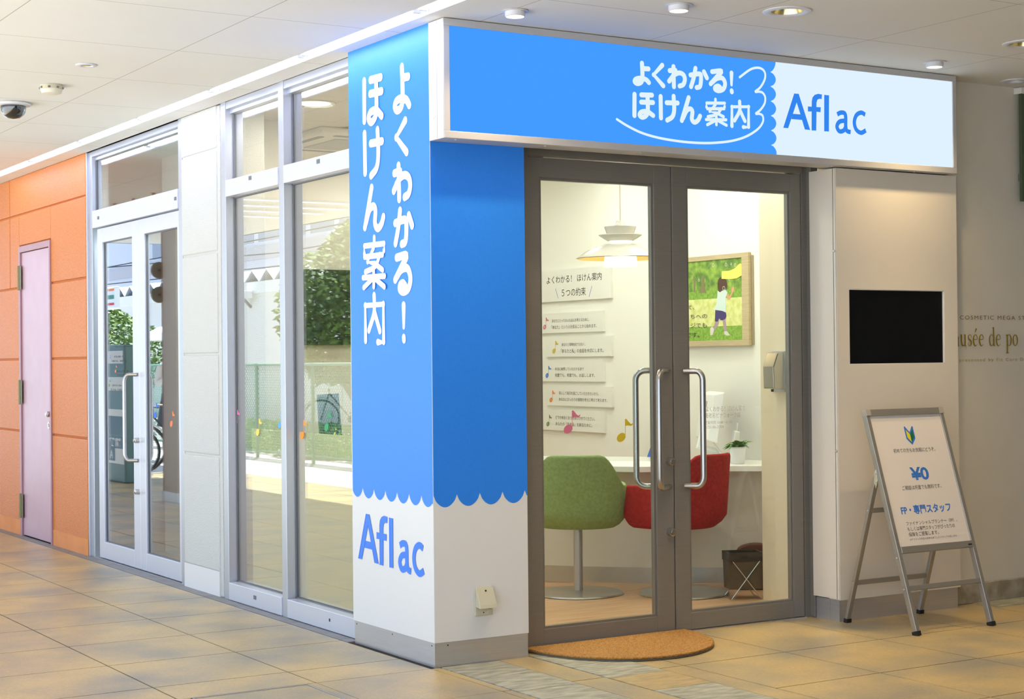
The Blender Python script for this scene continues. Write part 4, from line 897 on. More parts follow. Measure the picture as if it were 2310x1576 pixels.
# monitor turned away, on a curved foot
t = thing('computer_monitor', 'white computer monitor turned away, leaning on its foot beside the potted plant', 'monitor', (3.02, 1.74, .741))
cm = Vector((3.005, 1.77, 1.02)); ax = Vector((.46, .888, 0)); th = Vector((-.888, .46, 0)); upv = (Vector((0, 0, 1))-th*.16).normalized()
vs = []
for (w_, hz, d) in ((-.24, -.16, -.026), (.24, -.16, -.026), (.24, .165, -.026), (-.24, .165, -.026), (-.20, -.14, .034), (.20, -.14, .034), (.20, .150, .034), (-.20, .150, .034)): vs.append(cm+ax*w_+upv*hz+th*d)
MW = mat('device_white', (232, 232, 228), .35)
MB().add(vs, [(0, 1, 2, 3), (4, 7, 6, 5), (0, 4, 5, 1), (1, 5, 6, 2), (2, 6, 7, 3), (3, 7, 4, 0)]).build('back_shell', MW, t, bevel=.008)
MB().add([cm+ax*w_+upv*hz+th*-.0268 for w_, hz in ((-.225, -.145), (.225, -.145), (.225, .15), (-.225, .15))], [(0, 1, 2, 3)]).build('screen', mat('dark_blue_screen', (30, 44, 120), .2), t)
MB().tube([cm-upv*.08+th*.03, cm-upv*.19+th*.04, Vector((3.03, 1.73, .80)), Vector((3.02, 1.72, .752))], [.022, .024, .02, .02], 14).build('stand', MW, t, smooth=True)
MB().lathe([(0, 0), (.10, 0), (.105, .004), (.09, .012), (0, .014)], (3.0, 1.72, .741), 40).build('foot', MW, t, smooth=True)
q = cm+th*.0348+upv*.085; MB().add([q+ax*a_+upv*b_ for a_, b_ in ((-.03, -.018), (.03, -.018), (.03, .018), (-.03, .018))], [(0, 1, 2, 3)]).build('badge', mat('badge_grey', (168, 168, 164), .5), t)
cab = MB().tube(smooth_pts([(2.99, 1.72, .86), (2.99, 1.64, .80), (3.02, 1.56, .765), (3.0, 1.50, .748)], 6), .0045, 8); cab.build('cable', MW, t, smooth=True)
t = thing('cordless_phone', 'slim white cordless handset standing upright behind the potted plant', 'phone', (3.04, 1.56, .741))
MB().box((3.0, 1.53, .741), (3.07, 1.59, .765)).build('charging_base', MW, t, bevel=.006)
MB().bar((3.03, 1.56, .762), (3.05, 1.56, .935), .045, .026, (0, 1, 0)).build('handset', MW, t, bevel=.006)
MB().bar((3.053, 1.56, .935), (3.058, 1.56, .985), .010, .010, (0, 1, 0)).build('antenna', MW, t, bevel=.002)
bt_ = at(1476, 1030, 'z', .768)
t = thing('table_sign', 'blue triangular standing sign on the back ledge of the counter, beside door stile', 'sign', (bt_.x, bt_.y, .767))
d_ = Vector((.64, -.77, 0)); n_ = Vector((.77, .64, 0)); o_ = bt_; vs = []
for s_ in (-.012, .012): vs += [o_-d_*.045+n_*s_, o_+d_*.045+n_*s_, o_+Vector((0, 0, .125))+n_*s_*.3]
MB().add(vs, [(0, 1, 2), (5, 4, 3), (0, 3, 4, 1), (1, 4, 5, 2), (2, 5, 3, 0)]).build('card', mat('card_blue', (70, 104, 200), .5), t)
# ---- dispenser, basket, bag
t = thing('hand_dispenser', 'polished metal hand sanitiser dispenser on the cream wall inside the right door', 'dispenser', (2.56, .62, 1.2))
MB().box((2.590, .568, 1.200), (2.5995, .672, 1.432)).build('back_plate', M_STEEL, t)
prof = [(2.592, 1.214), (2.518, 1.220), (2.514, 1.345), (2.548, 1.424), (2.592, 1.428)]
MB().add([(x, y, z) for y in (.574, .666) for x, z in prof], [(0, 1, 2, 3, 4), (9, 8, 7, 6, 5)]+[(i, (i+1) % 5, 5+(i+1) % 5, 5+i) for i in range(5)]).build('cover', M_SHINY, t, bevel=.006)
MB().lathe([(.0, 0), (.007, 0), (.009, .014), (0, .014)], (2.545, .62, 1.202), 16).build('nozzle', M_DARK, t, smooth=True)
t = thing('laundry_basket', 'dark brown canvas basket on crossed metal legs, on the shop floor', 'basket', (2.52, .904, .001))
u = Vector((.917, -.399, 0)); v = Vector((.399, .917, 0)); c0 = Vector((2.545, .900, 0)); hw, hd = .10, .07
cr = lambda a, b, z: c0+u*a*hw+v*b*hd+Vector((0, 0, z))
M_CAN = mat('brown_canvas', (96, 80, 64), .85, noise=8, nscale=40)
mb = MB()
def shell(mb, z0, z1, s0, s1, th):
    for (a0_, b0_), (a1_, b1_) in (((-1, -1), (1, -1)), ((1, -1), (1, 1)), ((1, 1), (-1, 1)), ((-1, 1), (-1, -1))):
        O0, O1 = cr(a0_*s0, b0_*s0, z0), cr(a1_*s0, b1_*s0, z0); T0, T1 = cr(a0_*s1, b0_*s1, z1), cr(a1_*s1, b1_*s1, z1); k = 1-th
        I0, I1, J0, J1 = cr(a0_*s0*k, b0_*s0*k, z0), cr(a1_*s0*k, b1_*s0*k, z0), cr(a0_*s1*k, b0_*s1*k, z1), cr(a1_*s1*k, b1_*s1*k, z1)
        mb.add([O0, O1, T1, T0, I0, I1, J1, J0], [(0, 1, 2, 3), (7, 6, 5, 4), (3, 2, 6, 7), (0, 4, 5, 1)])
shell(mb, .06, .262, .94, 1.0, .04); mb.add([cr(a*.94, b*.94, .06) for a, b in ((-1, -1), (1, -1), (1, 1), (-1, 1))], [(0, 1, 2, 3)]); mb.build('canvas_body', M_CAN, t)
mb = MB(); shell(mb, .220, .272, 1.03, 1.035, .08); mb.build('folded_rim', mat('brown_canvas_dark', (70, 58, 48), .85), t)
MB().add([cr(a, -1.045, z) for a, z in ((-.30, .240), (.14, .240), (.14, .254), (-.30, .254))], [(0, 1, 2, 3)]).build('label', mat('label_grey', (40, 38, 40), .7), t)
for b in (-1.10, 1.10):
    for s_ in (-1, 1): MB().tube([cr(-.80*s_, b, .222), cr(.90*s_, b, .004)], .0035, 8).build('leg', M_SHINY, t, smooth=True)
MB().tube([cr(.9, -1.1, .004), cr(.9, 1.1, .004)], .0035, 8).build('floor_rod', M_SHINY, t); MB().tube([cr(-.9, -1.1, .004), cr(-.9, 1.1, .004)], .0035, 8).build('floor_rod', M_SHINY, t)
t = thing('leather_bag', 'reddish brown rounded bag standing behind the canvas basket', 'bag', (2.83, 1.13, .001))
sil = smooth_pts([(-.10, 0), (-.125, .10), (-.11, .23), (-.05, .272), (.05, .275), (.11, .23), (.125, .10), (.10, 0)], 4); uu = Vector((.80, -.6, 0)); vv = Vector((.6, .8, 0)); o_ = Vector((2.83, 1.13, .002))
n = len(sil); vs = [o_+uu*q[0]+Vector((0, 0, q[1]))+vv*s_ for s_ in (-.035, .035) for q in sil]
MB().add(vs, [tuple(range(n)), tuple(range(2*n-1, n-1, -1))]+[(i, (i+1) % n, n+(i+1) % n, n+i) for i in range(n)]).build('bag_body', mat('tan_leather', (96, 50, 32), .5), t, bevel=.01)
MB().tube(smooth_pts([o_+uu*-.09-vv*.037+Vector((0, 0, .17)), o_-vv*.039+Vector((0, 0, .12)), o_+uu*.09-vv*.037+Vector((0, 0, .17))], 5), .005, 8).build('strap', mat('tan_leather', (0, 0, 0)), t, smooth=True)
# ---- far side of the shop, glimpsed through the left windows
t = thing('wall_screen', 'large dark flat screen on the back wall of the shop', 'screen', (2.3, 4.98, 1.5))
s0 = at(735, 608, 'y', 4.96); s1 = at(735, 778, 'y', 4.96)
MB().box((1.60, 4.95, s1.z), (2.95, 4.999, s0.z)).build('bezel', M_DARK, t, bevel=.004); MB().box((1.615, 4.9485, s1.z+.015), (2.935, 4.951, s0.z-.015)).build('screen_glass', mat('deep_screen', (22, 26, 30), .25), t)
t = thing('white_desk', 'white desk at the far end of the shop behind the yellow chair', 'desk', (1.4, 3.65, 0))
MB().box((.80, 3.3, .735), (2.1, 3.95, .765)).build('desk_top', M_TOP, t, bevel=.003)
for x in (.83, 2.03): MB().box((x, 3.33, .001), (x+.04, 3.92, .735)).build('desk_leg', M_TOP, t)
t = thing('desk_display', 'small dark tilted display standing on the white desk', 'display', (1.25, 3.55, .765))
e = [at(717, 890, 'y', 3.5), at(764, 887, 'y', 3.5), at(772, 984, 'y', 3.5), at(723, 990, 'y', 3.5)]
MB().add([v_+Vector((0, d, 0)) for d in (0, .02) for v_ in e], [(0, 1, 2, 3), (7, 6, 5, 4), (0, 4, 5, 1), (1, 5, 6, 2), (2, 6, 7, 3), (3, 7, 4, 0)]).build('panel', mat('deep_screen', (0, 0, 0)), t)
em_ = (e[2]+e[3])/2; MB().bar((em_.x, 3.53, .767), (em_.x, 3.53, em_.z+.05), .03, .015, (0, 1, 0)).box((em_.x-.08, 3.47, .765), (em_.x+.08, 3.6, .775)).build('stand', M_DARK, t)
t = thing('air_conditioner', 'square white ceiling air conditioner cassette inside the shop', 'air conditioner', (1.35, 3.55, 2.9))
MB().box((.92, 3.12, 2.872), (1.82, 4.02, 2.919)).build('cover', mat('ac_white', (222, 218, 204), .5), t, bevel=.012)
MB().box((1.12, 3.32, 2.866), (1.62, 3.82, 2.8725)).build('intake_grille', mat('ac_grey', (176, 172, 158), .6), t)
for a, b in (((1.05, 3.17), (1.69, 3.21)), ((1.05, 3.93), (1.69, 3.97)), ((.97, 3.26), (1.01, 3.88)), ((1.73, 3.26), (1.77, 3.88))): MB().box((*a, 2.868), (*b, 2.8735)).build('air_slot', M_GASK, t)
shopl = [(.49, 2.29, 'round lit downlight inside the shop, seen through the upper right window pane'), (1.25, 1.15, 'added unseen shop downlight nearest the glass doors'), (2.35, .85, 'added unseen shop downlight above the red chair'),
         (1.45, 2.75, 'added unseen shop downlight beyond the pendant lamp, on the window side'), (2.6, 3.0, 'added unseen shop downlight nearest the message boards'), (2.1, 4.3, 'added unseen shop downlight nearest the back wall'), (2.75, 1.75, 'added unseen shop downlight above the computer monitor')]
t0 = None
for x, y, lb in shopl:  # only the first is visible; the rest are added to brighten the shop
    if t0 is None:
        t0 = thing('shop_downlight', lb, 'ceiling light', (x, y, 2.92), 'shop ceiling downlights')
        MB().lathe([(.095, -.001), (.125, -.006), (.128, -.001)], (x, y, 2.92), 40, cap=False).build('trim_ring', M_LW, t0, smooth=True); MB().lathe([(0, -.003), (.097, -.003)], (x, y, 2.92), 40, cap=False).build('lens', glow('shop_lens', (255, 250, 236), 2.2), t0)
        lamp_light(t0, 'AREA', (0, 0, -.012), SHOP_W, (1, .965, .91), .19)
    else:
        t1 = copy_tree(t0); t1.location = (x, y, 2.92); t1['label'] = lb
# =================================================================== stickers on the glass
def sticker(label, pl, a, b, h, col, rgb=None):
    m = mat('sticker_'+col, rgb or NC[col], .5); t = note(None, pl, a, b, h, m, 'note_sticker', c=.0006); return tag(t, label, 'sticker', None)
pg = PF(.168)
def sp(px, py): q = at(px, py, 'y', .168); return q.x, q.z
for col, px, py, h, lb in (('pink', 1272, 978, 45, 'pink music note sticker on the glass of the left door leaf'), ('yellow', 1392, 997, 46, 'yellow music note sticker on the glass of the left door leaf')):
    a, b = sp(px, py); sticker(lb, pg, a, b, h/3737*9.3, col)
pw_ = PX(GX); 
def sw_(px, py, x=GX): q = at(px, py, 'x', x); return -q.y, q.z
W_ = lambda x, y: (500+x/3.9387, 900+y/3.9387)
ncol = {'pink2': (240, 130, 180), 'cream': (250, 214, 90), 'sky': (92, 170, 240), 'amber': (252, 150, 30), 'leaf': (46, 156, 92), 'lime': (196, 200, 70)}
for col, x, y, h, lb in (('pink2', 118, 232, 140, 'pink music note sticker at the left edge of the first window pane'), ('cream', 306, 325, 155, 'pale yellow music note sticker in the first window pane'),
                         ('sky', 502, 256, 130, 'light blue music note sticker beside the window mullion'), ('amber', 698, 356, 165, 'orange music note sticker right of the window mullion'), ('leaf', 915, 284, 165, 'green music note sticker in the second window pane'), ('lime', 1000, 318, 60, 'small lime music note sticker low in the second window pane')):
    a, b = sw_(*W_(x, y)); sticker(lb, pw_, a, b, h/3.9387/3737*9.6, col, ncol[col])
D_ = lambda x, y: (x/2.865, 500+y/2.865)
pd = PX(.094)
for col, x, y, h, lb, rgb in (('royal', 995, 1268, 98, 'blue music note sticker on the right aluminium door leaf', (40, 110, 236)), ('rust', 1100, 1325, 98, 'orange music note sticker at the right edge of the right aluminium door leaf', (236, 120, 50))):
    a, b = sw_(*D_(x, y), .094); sticker(lb, pd, a, b, h/2.865/3737*11.2, col, rgb)
# promises printed on the left aluminium door pane
t = thing('door_print', 'small printed lines with coloured notes on the left aluminium door pane', 'lettering', (.094, 4.7, 1.2))
E4 = lambda x, y: (225+x/4.636, 780+y/4.636)
for body, x0, x1, y0, y1 in (('あなたにとって', 165, 300, -150, -135), ('「あなた」という人を', 160, 310, -4, 10), ('本当に納得して', 150, 245, 100, 120), ('何度でも、何度でも、', 125, 285, 146, 166), ('安心して毎日を', 178, 300, 252, 276), ('ぴったり', 180, 250, 294, 314), ('末永くおつきあい', 130, 232, 402, 424), ('「生きる」を創る', 115, 232, 448, 472)):
    a0_, zz = sw_(*E4(x0, (y0+y1)/2), .094); a1_, z1_ = sw_(*E4(x1, y0), .094); _, z0_ = sw_(*E4(x1, y1), .094); text_mesh(body, pd, a0_, z0_, a1_, z1_, M_INK, 'lettering', t, c=.0006)
for col, x, y, h in (('yellow', 112, -90, 60), ('blue', 106, 130, 36), ('orange', 160, 280, 80), ('green', 92, 430, 80)):
    a, b = sw_(*E4(x, y), .094); note(t, pd, a, b, h/4.636/3737*11.6, M_NOTE[col], 'note', c=.0006)
# shop name and hours in pale grey on the right door leaf
t = thing('door_lettering', 'pale grey shop name, opening hours and phone number on the right door glass', 'lettering', (1.82, .168, 1.03))
M_PALE = film_mat('pale_grey_film', (176, 168, 160), .75)
for body, x0, x1, y0, y1 in (('よくわかる！ほけん案内', 1592, 1681, 916, 929), ('海老名ビナウォーク店', 1590, 1670, 931.5, 943), ('営業時間 10:00〜21:00', 1590, 1651, 949.5, 957), ('0120-86-3704', 1590, 1632, 960.5, 967)):
    a0_, z1_ = sp(x0, y0); a1_, _ = sp(x1, y0); _, z0_ = sp(x0, y1); text_mesh(body, pg, a0_, z0_, a1_, z1_, M_PALE, 'lettering', t, c=.0006)
# =================================================================== OUTSIDE, beyond the open side of the passage (seen mirrored in the window panes)
def mir(px, py, X): q = at(px, py, 'x', 2*GX-X); return Vector((X, q.y, q.z))
# arcade column with two round discs
t = thing('arcade_column', 'brown square arcade column mirrored in the right aluminium door', 'column', (-1.15, 6.9, 0))
cq = at(399, 1135, 'z', 0); cxr = 2*.1-cq.x
MB().box((cxr-.22, cq.y, .002), (cxr-.02, cq.y+.42, CZ-.001)).build('shaft', mat('column_brown', (176, 156, 138), .5), t)
MB().box((cxr-.24, cq.y-.01, .0015), (cxr-.01, cq.y+.43, .10)).build('base', M_STEEL, t)
for z in (2.35, 2.10):
    MB().lathe([(0, .0), (.085, .0), (.085, .012), (0, .012)], (cxr-.02, cq.y+.5, z), 28, 'y').build('disc', mat('disc_grey', (150, 152, 140), .5), t)
    MB().box((cxr-.03, cq.y+.43, z-.01), (cxr-.01, cq.y+.5, z+.01)).build('disc_arm', M_GASK, t)
# payment machine
t = thing('payment_machine', 'teal parking payment machine mirrored in the left aluminium door', 'payment machine', (-2.5, 12.65, 0))
MB().box((-2.60, 12.2, .001), (-2.45, 13.1, 1.62)).build('cabinet', mat('machine_teal', (96, 132, 134), .5), t, bevel=.02)
pm = Plane((-2.449, 0, 0), (0, 1, 0), (0, 0, 1)); MWH = mat('machine_white', (222, 226, 222), .5); MDT = mat('machine_dark', (44, 84, 96), .4)
def mbx(a0, a1, b0, b1, m, nm, c=.001): MB().add([pm(a0, b0, c), pm(a1, b0, c), pm(a1, b1, c), pm(a0, b1, c)], [(0, 1, 2, 3)]).build(nm, m, t)
mbx(12.24, 13.02, 1.40, 1.55, MWH, 'header_panel'); mbx(12.24, 12.80, 1.08, 1.24, MWH, 'notice'); mbx(12.22, 13.08, .78, .86, MWH, 'stripe'); mbx(12.24, 13.0, .56, .77, MDT, 'keypad_panel'); mbx(12.22, 13.08, .22, .42, MWH, 'white_panel')
mbx(12.26, 13.04, .40, .54, MDT, 'name_panel', .002); mbx(12.55, 12.80, .25, .40, MDT, 'name_panel', .002)
text_mesh('精算機', pm, 12.33, .42, 12.98, .525, MWH, 'lettering', t, c=.003, bold=.02); text_mesh('A', pm, 12.62, .275, 12.74, .375, MWH, 'lettering', t, c=.003, bold=.02)
# bicycles
def bicycle(label, x, y, rot, k=.26):
    t = thing('bicycle', label, 'bicycle', (x, y, .0), 'parked bicycles'); t.rotation_euler = (0, 0, 0); R_ = k*1.2
    mt = mat('bike_dark', (56, 58, 62), .4, .4); mr = mat('bike_steel', (190, 190, 192), .25, .9)
    base = Vector((x, y, 0)); V_ = lambda a, z, b=0: base+Vector((a, b, z)); wb = R_*3.1
    for s_ in (-.5, .5):
        c = V_(s_*wb, R_); w_ = MB().tube([c+Vector((R_*.96*math.cos(q*.2618), 0, R_*.96*math.sin(q*.2618))) for q in range(25)], .016, 8, caps=False).build('wheel', M_DARK, t, smooth=True)
        MB().tube([c+Vector((R_*.90*math.cos(q*.2618), 0, R_*.90*math.sin(q*.2618))) for q in range(25)], .008, 6, caps=False).build('rim', mr, w_)
        sp_ = MB()
        for q in range(14): sp_.tube([c, c+Vector((R_*.9*math.cos(q*.449), 0, R_*.9*math.sin(q*.449)))], .0018, 4)
        sp_.build('spokes', mr, w_)
        MB().tube([c+Vector((R_*1.06*math.cos(q*.2+.5), 0, R_*1.06*math.sin(q*.2+.5))) for q in range(11)], .012, 6).build('mudguard', mr, t)
    bb, st_, hd_ = V_(-.02, R_*.95), V_(-.14, R_*2.1), V_(wb*.36, R_*2.3)
    MB().tube([hd_, bb, st_], .014, 8).build('frame', mt, t); MB().tube([st_+Vector((0, 0, -.05)), V_(-.5*wb, R_), bb], .010, 8).build('rear_stay', mt, t); MB().tube([hd_+Vector((0, 0, .1)), hd_, V_(.5*wb, R_)], .012, 8).build('fork', mt, t)
    MB().tube([st_, st_+Vector((-.03, 0, .12))], .012, 8).build('seat_post', mr, t); sd = st_+Vector((-.03, 0, .14)); MB().add([sd+Vector(q) for q in ((-.13, -.07, 0), (-.13, .07, 0), (.12, .02, .01), (.12, -.02, .01), (-.13, -.06, -.04), (-.13, .06, -.04), (.10, .02, -.02), (.10, -.02, -.02))], [(0, 1, 2, 3), (7, 6, 5, 4), (0, 4, 5, 1), (1, 5, 6, 2), (2, 6, 7, 3), (3, 7, 4, 0)]).build('saddle', M_DARK, t, bevel=.01)
    hb = hd_+Vector((-.02, 0, .12)); MB().tube([hb+Vector((-.12, -.26, .02)), hb+Vector((0, -.2, .03)), hb, hb+Vector((0, .2, .03)), hb+Vector((-.12, .26, .02))], .010, 8).build('handlebar', mr, t)
    MB().lathe([(0, .006), (.07, .006), (.07, -.006), (0, -.006)], tuple(bb), 20, 'y').box(bb+Vector((-.5*wb, -.012, -.035)), bb+Vector((.04, .012, .035))).build('chain_case', mt, t)
    MB().tube([V_(-.5*wb, R_*.9, .05), V_(-.5*wb-.06, .0, .16)], .008, 6).build('stand', mr, t)
    for s_ in (-1, 1): MB().box(bb+Vector((-.05, s_*.07-.02, -.12*s_-.01)), bb+Vector((.05, s_*.07+.02, -.12*s_+.01))).build('pedal', M_DARK, t)
    t.rotation_euler = (0, 0, rot); return t
bicycle('dark city bicycle mirrored in the right aluminium door, nearer of the two', -3.35, 13.0, .25)
bicycle('dark city bicycle mirrored in the right aluminium door, farther of the two', -3.75, 13.9, .1)
bq = at(790, 988, 'z', 0); bicycle('dark city bicycle mirrored through the tilted display in the second window pane', 2*GX-bq.x, bq.y, .1, .30)
# chain link fence
FX = -6.0; M_FG = mat('fence_green', (112, 160, 136), .6)
t = thing('mesh_fence', 'green chain link fence mirrored in the first window pane', 'fence', (FX, 18, 0))
y0_ = mir(580, 950, FX).y; fk = 0
for k in range(-4, 5): MB().tube([(FX, y0_+2.0*k, -.04), (FX, y0_+2.0*k, 1.38)], .03, 8).build('post', M_FG, t)
MB().tube([(FX, y0_-8, 1.36), (FX, y0_+8, 1.36)], .022, 8).build('top_rail', M_FG, t); MB().tube([(FX, y0_-8, .06), (FX, y0_+8, .06)], .016, 8).build('bottom_rail', M_FG, t)
wm = MB()
for k in range(-30, 230):
    ya = y0_-8+.075*k
    for s_ in (1, -1):
        p0 = Vector((FX, ya if s_ > 0 else ya+1.28, .06)); p1 = Vector((FX, ya+1.28 if s_ > 0 else ya, 1.34)); lo, hi = y0_-8, y0_+8
        if min(p0.y, p1.y) < lo or max(p0.y, p1.y) > hi: continue
        wm.bar(p0, p1, .006, .006, (1, 0, 0))
wm.build('wire_mesh', M_FG, t)
# low white building with corrugated roof, taller pale building behind, wires
M_BW = mat('building_white', (232, 232, 228), .8)
t = thing('white_building', 'low white windowless building behind the fence, mirrored in the window panes', 'building', (-12, 34, 0))
zt = 3.35
MB().box((-20, 20, -.04), (-12, 60, zt-.28)).build('wall', M_BW, t); MB().box((-20.1, 19.9, zt-.28), (-11.9, 60.1, zt)).build('fascia', mat('fascia', (240, 240, 236), .6), t)
rf = MB(); n = 90; yy = [20+.45*i for i in range(n)]; 
for i in range(n-1):
    za, zb_ = (zt+.02, zt+.30) if i % 2 == 0 else (zt+.30, zt+.02); rf.add([(-12, yy[i], za), (-12, yy[i+1], zb_), (-20, yy[i+1], zb_+.6), (-20, yy[i], za+.6), (-12, yy[i], za-.02), (-12, yy[i+1], zb_-.02), (-20, yy[i+1], zb_+.58), (-20, yy[i], za+.58)], [(0, 1, 2, 3), (7, 6, 5, 4), (0, 4, 5, 1)])
rf.build('corrugated_roof', mat('roof_metal', (196, 204, 214), .4, .4), t)
b = MB()
for y in (23.4, 26.2, 29.0, 31.8, 34.6): b.box((-12.01, y, 0), (-11.985, y+.04, zt-.28))
b.build_each('wall_seam', mat('seam_grey', (196, 196, 192), .7), t)
t = thing('security_camera', 'white box camera on the white building wall, mirrored in the first window pane', 'camera', (-11.9, 31.4, 2.3))
q = mir(552, 665, -11.78); t.location = q
MB().box(q+Vector((-.08, -.3, -.09)), q+Vector((.12, .3, .09))).build('body', M_BW, t, bevel=.02); MB().bar(q+Vector((0, .1, -.08)), q+Vector((-.21, .12, -.3)), .06, .06, (0, 1, 0)).build('bracket', M_GASK, t)
t = thing('office_building', 'tall pale building with wide windows mirrored high in the second window pane', 'building', (-32, 66, 0))
MB().box((-40, 30, -.04), (-30, 100, 16)).build('wall', mat('far_wall', (206, 212, 226), .7), t)
b = MB()
for k in range(14):
    for z in (7.6, 11.6): b.box((-30.05, 45+3.2*k, z), (-29.98, 47.6+3.2*k, z+1.7))
b.build_each('window', mat('far_glass', (150, 160, 178), .2), t); MB().box((-30.1, 30, 6.7), (-29.9, 100, 7.4)).build('band', mat('far_band', (186, 186, 196), .7), t)
t = thing('overhead_wires', 'thin black overhead wires crossing between the buildings', 'wire', (-14, 30, 6))
for z, dz in ((4.45, .5), (4.9, -.3), (5.7, .4), (4.1, .1), (6.4, -.4)): MB().tube([(-14, 18, z), (-14, 34, z-.15), (-14, 60, z+dz)], .018, 5).build('wire', M_DARK, t)
# shop pole sign with coloured stripes
q = mir(236, 700, -7.2); t = thing('striped_sign', 'rounded white sign with orange green and red stripes mirrored in the left aluminium door', 'sign', (-7.2, q.y, 0)); q2 = mir(268, 645, -7.2)
ya, yb, za, zb_ = q2.y-.02, q.y+.7, q.z, q2.z
MB().box((-7.26, ya, za), (-7.14, yb, zb_)).build('sign_box', M_BW, t, bevel=.04); MB().tube([(-7.2, (ya+yb)/2, -.04), (-7.2, (ya+yb)/2, za)], .06, 10).build('pole', M_GASK, t)
H_ = zb_-za
for (f0, f1), c in (((.80, .90), (236, 120, 60)), ((.45, .62), (40, 130, 110)), ((.18, .28), (206, 40, 50))): MB().box((-7.14, ya+.05, za+H_*f0), (-7.135, yb-.05, za+H_*f1)).build('stripe', mat('stripe_%d' % c[0], c, .5), t)
# trees
def tree(label, x, y, r, h, z0, n, seed):
    t = thing('leafy_tree', label, 'tree', (x, y, -.04), 'street trees'); rd = random.Random(seed)
    tk = MB().tube([(x, y, -.04), (x+.03, y, z0*.6), (x-.02, y+.05, z0+.4)], [.11, .09, .06], 10)
    for k in range(5): a = k*1.26; tk.tube([(x, y, z0*.55+.1*k), (x+math.cos(a)*r*.35, y+math.sin(a)*r*.35, z0+.3+.1*k), (x+math.cos(a)*r*.6, y+math.sin(a)*r*.6, z0+h*.4)], [.05, .035, .015], 8)
    tk.build('trunk', mat('bark', (142, 128, 100), .9), t)
    lv = MB()
    for i in range(n):
        a = rd.random()*6.283; u_ = rd.random(); hh = u_*h; rr = r*(math.sin(math.pi*min(1, .12+u_*.86))**.7)*math.sqrt(rd.random())*1.0
        if u_ > .8: rr *= .75
        c = Vector((x+rr*math.cos(a), y+rr*math.sin(a), z0+hh)); d = Vector((rd.gauss(0, 1), rd.gauss(0, 1), rd.gauss(0, .6))).normalized(); e_ = d.orthogonal().normalized(); s_ = .05+rd.random()*.05
        lv.add([c-d*s_, c+e_*s_*.45, c+d*s_, c-e_*s_*.45], [(0, 1, 2, 3)])
    lv.build('foliage', mat('tree_leaf', (126, 156, 62), .5, rgb2=(58, 96, 40), nscale=2.5), t)
tree('bushy green tree behind the fence mirrored in the second window pane', -8.0, 17.3, 1.35, 2.6, 1.05, 9000, 5)
tree('small green tree mirrored above the payment machine in the left aluminium door', -9.0, 33.2, 1.7, 2.2, .6, 5000, 9)
hedge = thing('low_hedge', 'low bright green hedge at the foot of the chain link fence', 'hedge', (-6.8, 17, -.04)); lv = MB(); rd = random.Random(4)
for i in range(5000):
    c = Vector((rd.uniform(-7.2, -6.4), rd.uniform(12, 20), rd.uniform(0, .45))); d = Vector((rd.gauss(0, 1), rd.gauss(0, 1), rd.gauss(0, 1))).normalized(); e_ = d.orthogonal().normalized(); s_ = .05; lv.add([c-d*s_, c+e_*s_*.5, c+d*s_, c-e_*s_*.5], [(0, 1, 2, 3)])
lv.build('foliage', mat('hedge_leaf', (140, 176, 70), .6, rgb2=(80, 130, 40), nscale=3), hedge)
# passer-by under a white parasol
pb = mir(386, 1040, -5.0); pxy = Vector((-5.0, pb.y-.15, -.04))
t = thing('person', 'person in cream jacket and dark skirt walking under a white parasol', 'person', tuple(pxy))
def skin(name, nodes, edges, m, lev=2):
    me = bpy.data.meshes.new(name); me.from_pydata([Vector(n[0]) for n in nodes], edges, []); me.materials.append(m)
    o = bpy.data.objects.new(name, me); COL.objects.link(o); o.parent = t; o.modifiers.new('s', 'SKIN')
    for v_, n_ in zip(me.skin_vertices[0].data, nodes): v_.radius = (n_[1], n_[2] if len(n_) > 2 else n_[1])
    me.skin_vertices[0].data[0].use_root = True
    u_ = o.modifiers.new('u', 'SUBSURF'); u_.levels = lev; u_.render_levels = lev; return o
SKN = mat('skin_tone', (214, 170, 142), .6)
bn = [((0, 0, .90), .12, .09), ((0, 0, 1.12), .11, .08), ((0, 0, 1.33), .15, .09), ((0, 0, 1.42), .05), ((0, -.01, 1.50), .05), ((0, -.01, 1.57), .075, .085), ((0, -.01, 1.64), .07, .08),
      ((.09, 0, .84), .085), ((.10, -.04, .48), .055), ((.10, .05, .09), .038), ((.10, -.06, .04), .035), ((-.09, 0, .84), .085), ((-.10, .08, .48), .055), ((-.10, .16, .10), .038), ((-.10, .06, .05), .035),
      ((.18, 0, 1.36), .05), ((.24, -.05, 1.12), .04), ((.14, -.20, 1.20), .032), ((.12, -.24, 1.24), .028), ((-.18, 0, 1.36), .05), ((-.23, .02, 1.10), .04), ((-.22, -.06, .88), .03), ((-.22, -.08, .82), .028)]
be = [(0, 1), (1, 2), (2, 3), (3, 4), (4, 5), (5, 6), (0, 7), (7, 8), (8, 9), (9, 10), (0, 11), (11, 12), (12, 13), (13, 14), (2, 15), (15, 16), (16, 17), (17, 18), (2, 19), (19, 20), (20, 21), (21, 22)]
skin('body', bn, be, SKN)
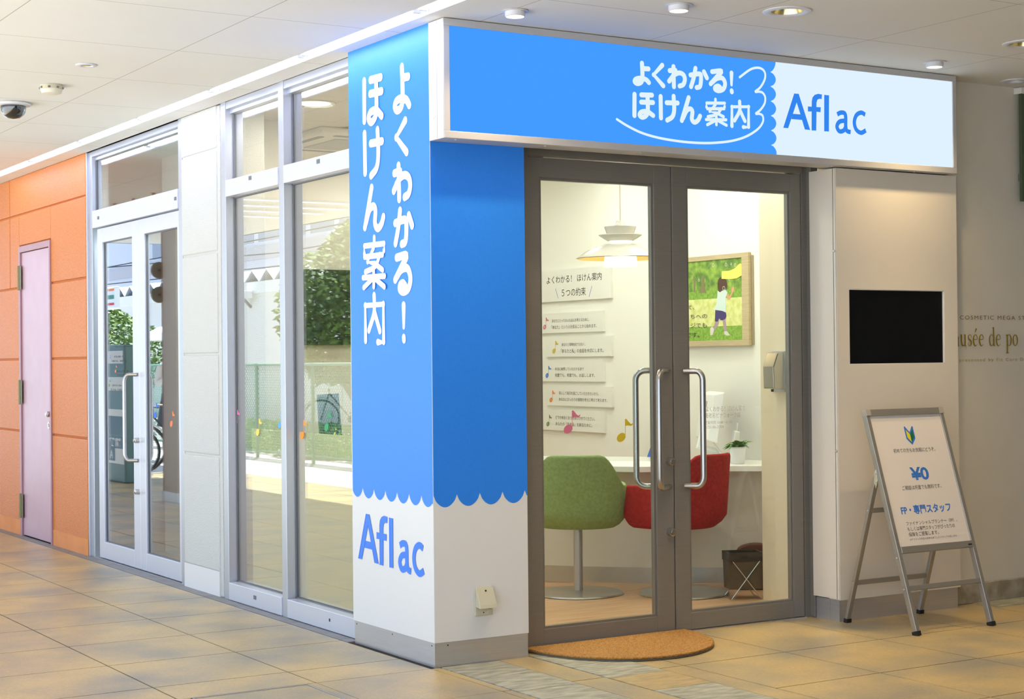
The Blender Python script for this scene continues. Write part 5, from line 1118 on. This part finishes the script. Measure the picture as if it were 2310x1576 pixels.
skin('jacket', [((0, 0, .92), .165, .125), ((0, 0, 1.12), .145, .11), ((0, 0, 1.33), .185, .12), ((.19, 0, 1.36), .065), ((.25, -.05, 1.12), .055), ((.16, -.18, 1.19), .045), ((-.19, 0, 1.36), .065), ((-.24, .02, 1.10), .055), ((-.225, -.05, .90), .045)], [(0, 1), (1, 2), (2, 3), (3, 4), (4, 5), (2, 6), (6, 7), (7, 8)], mat('cream_cloth', (226, 214, 196), .9))
MB().lathe([(.15, .98), (.19, .75), (.23, .48), (.225, .48), (.14, .97)], tuple(pxy), 28, cap=False).build('skirt', mat('dark_cloth', (70, 72, 74), .9), t, smooth=True)
skin('hair', [((0, .02, 1.66), .088, .09), ((0, .05, 1.57), .085, .06), ((0, .06, 1.46), .07, .045)], [(0, 1), (1, 2)], mat('dark_hair', (42, 34, 30), .7))
fc = MB()
for sx_ in (-.028, .028): fc.lathe([(0, .004), (.008, .002), (.009, -.002)], (pxy.x+sx_, pxy.y-.088, 1.60-.04), 10, 'y')
fc.build_each('eye', M_DARK, t); MB().lathe([(0, .018), (.010, .004), (.012, -.004)], (pxy.x, pxy.y-.086, 1.535), 8, 'y').build('nose', SKN, t)
pu = thing('parasol', 'white parasol held by the walking person', 'parasol', (pxy.x+.10, pxy.y-.24, 1.2))
MB().tube([(pxy.x+.12, pxy.y-.245, 1.10), (pxy.x+.06, pxy.y-.16, 1.98)], .010, 8).build('shaft', M_GASK, pu)
pc_ = (pxy.x+.06, pxy.y-.15, 1.98); MB().lathe([(.46, -.24), (.36, -.12), (.2, -.04), (0, 0), (.2, -.052), (.36, -.132), (.455, -.245)], pc_, 8, cap=False).build('canopy', mat('parasol_white', (240, 240, 240), .8), pu)

t = thing('lobby_fill_light', 'added flat fill light under the lobby ceiling, out of sight behind the aluminium doors', 'ceiling light', (.42, 3.55, 2.91))  # unseen lamp added to brighten the lobby and its door panes
MB().box((.27, 3.3, 2.885), (.57, 3.8, 2.9155)).build('housing', M_WHITE, t); MB().box((.29, 3.32, 2.883), (.55, 3.78, 2.8848)).build('diffuser', glow('lobby_fill_glow', (230, 242, 255), 5), t)
lamp_light(t, 'AREA', (0, 0, -.04), 22, (.86, .95, 1), .25)
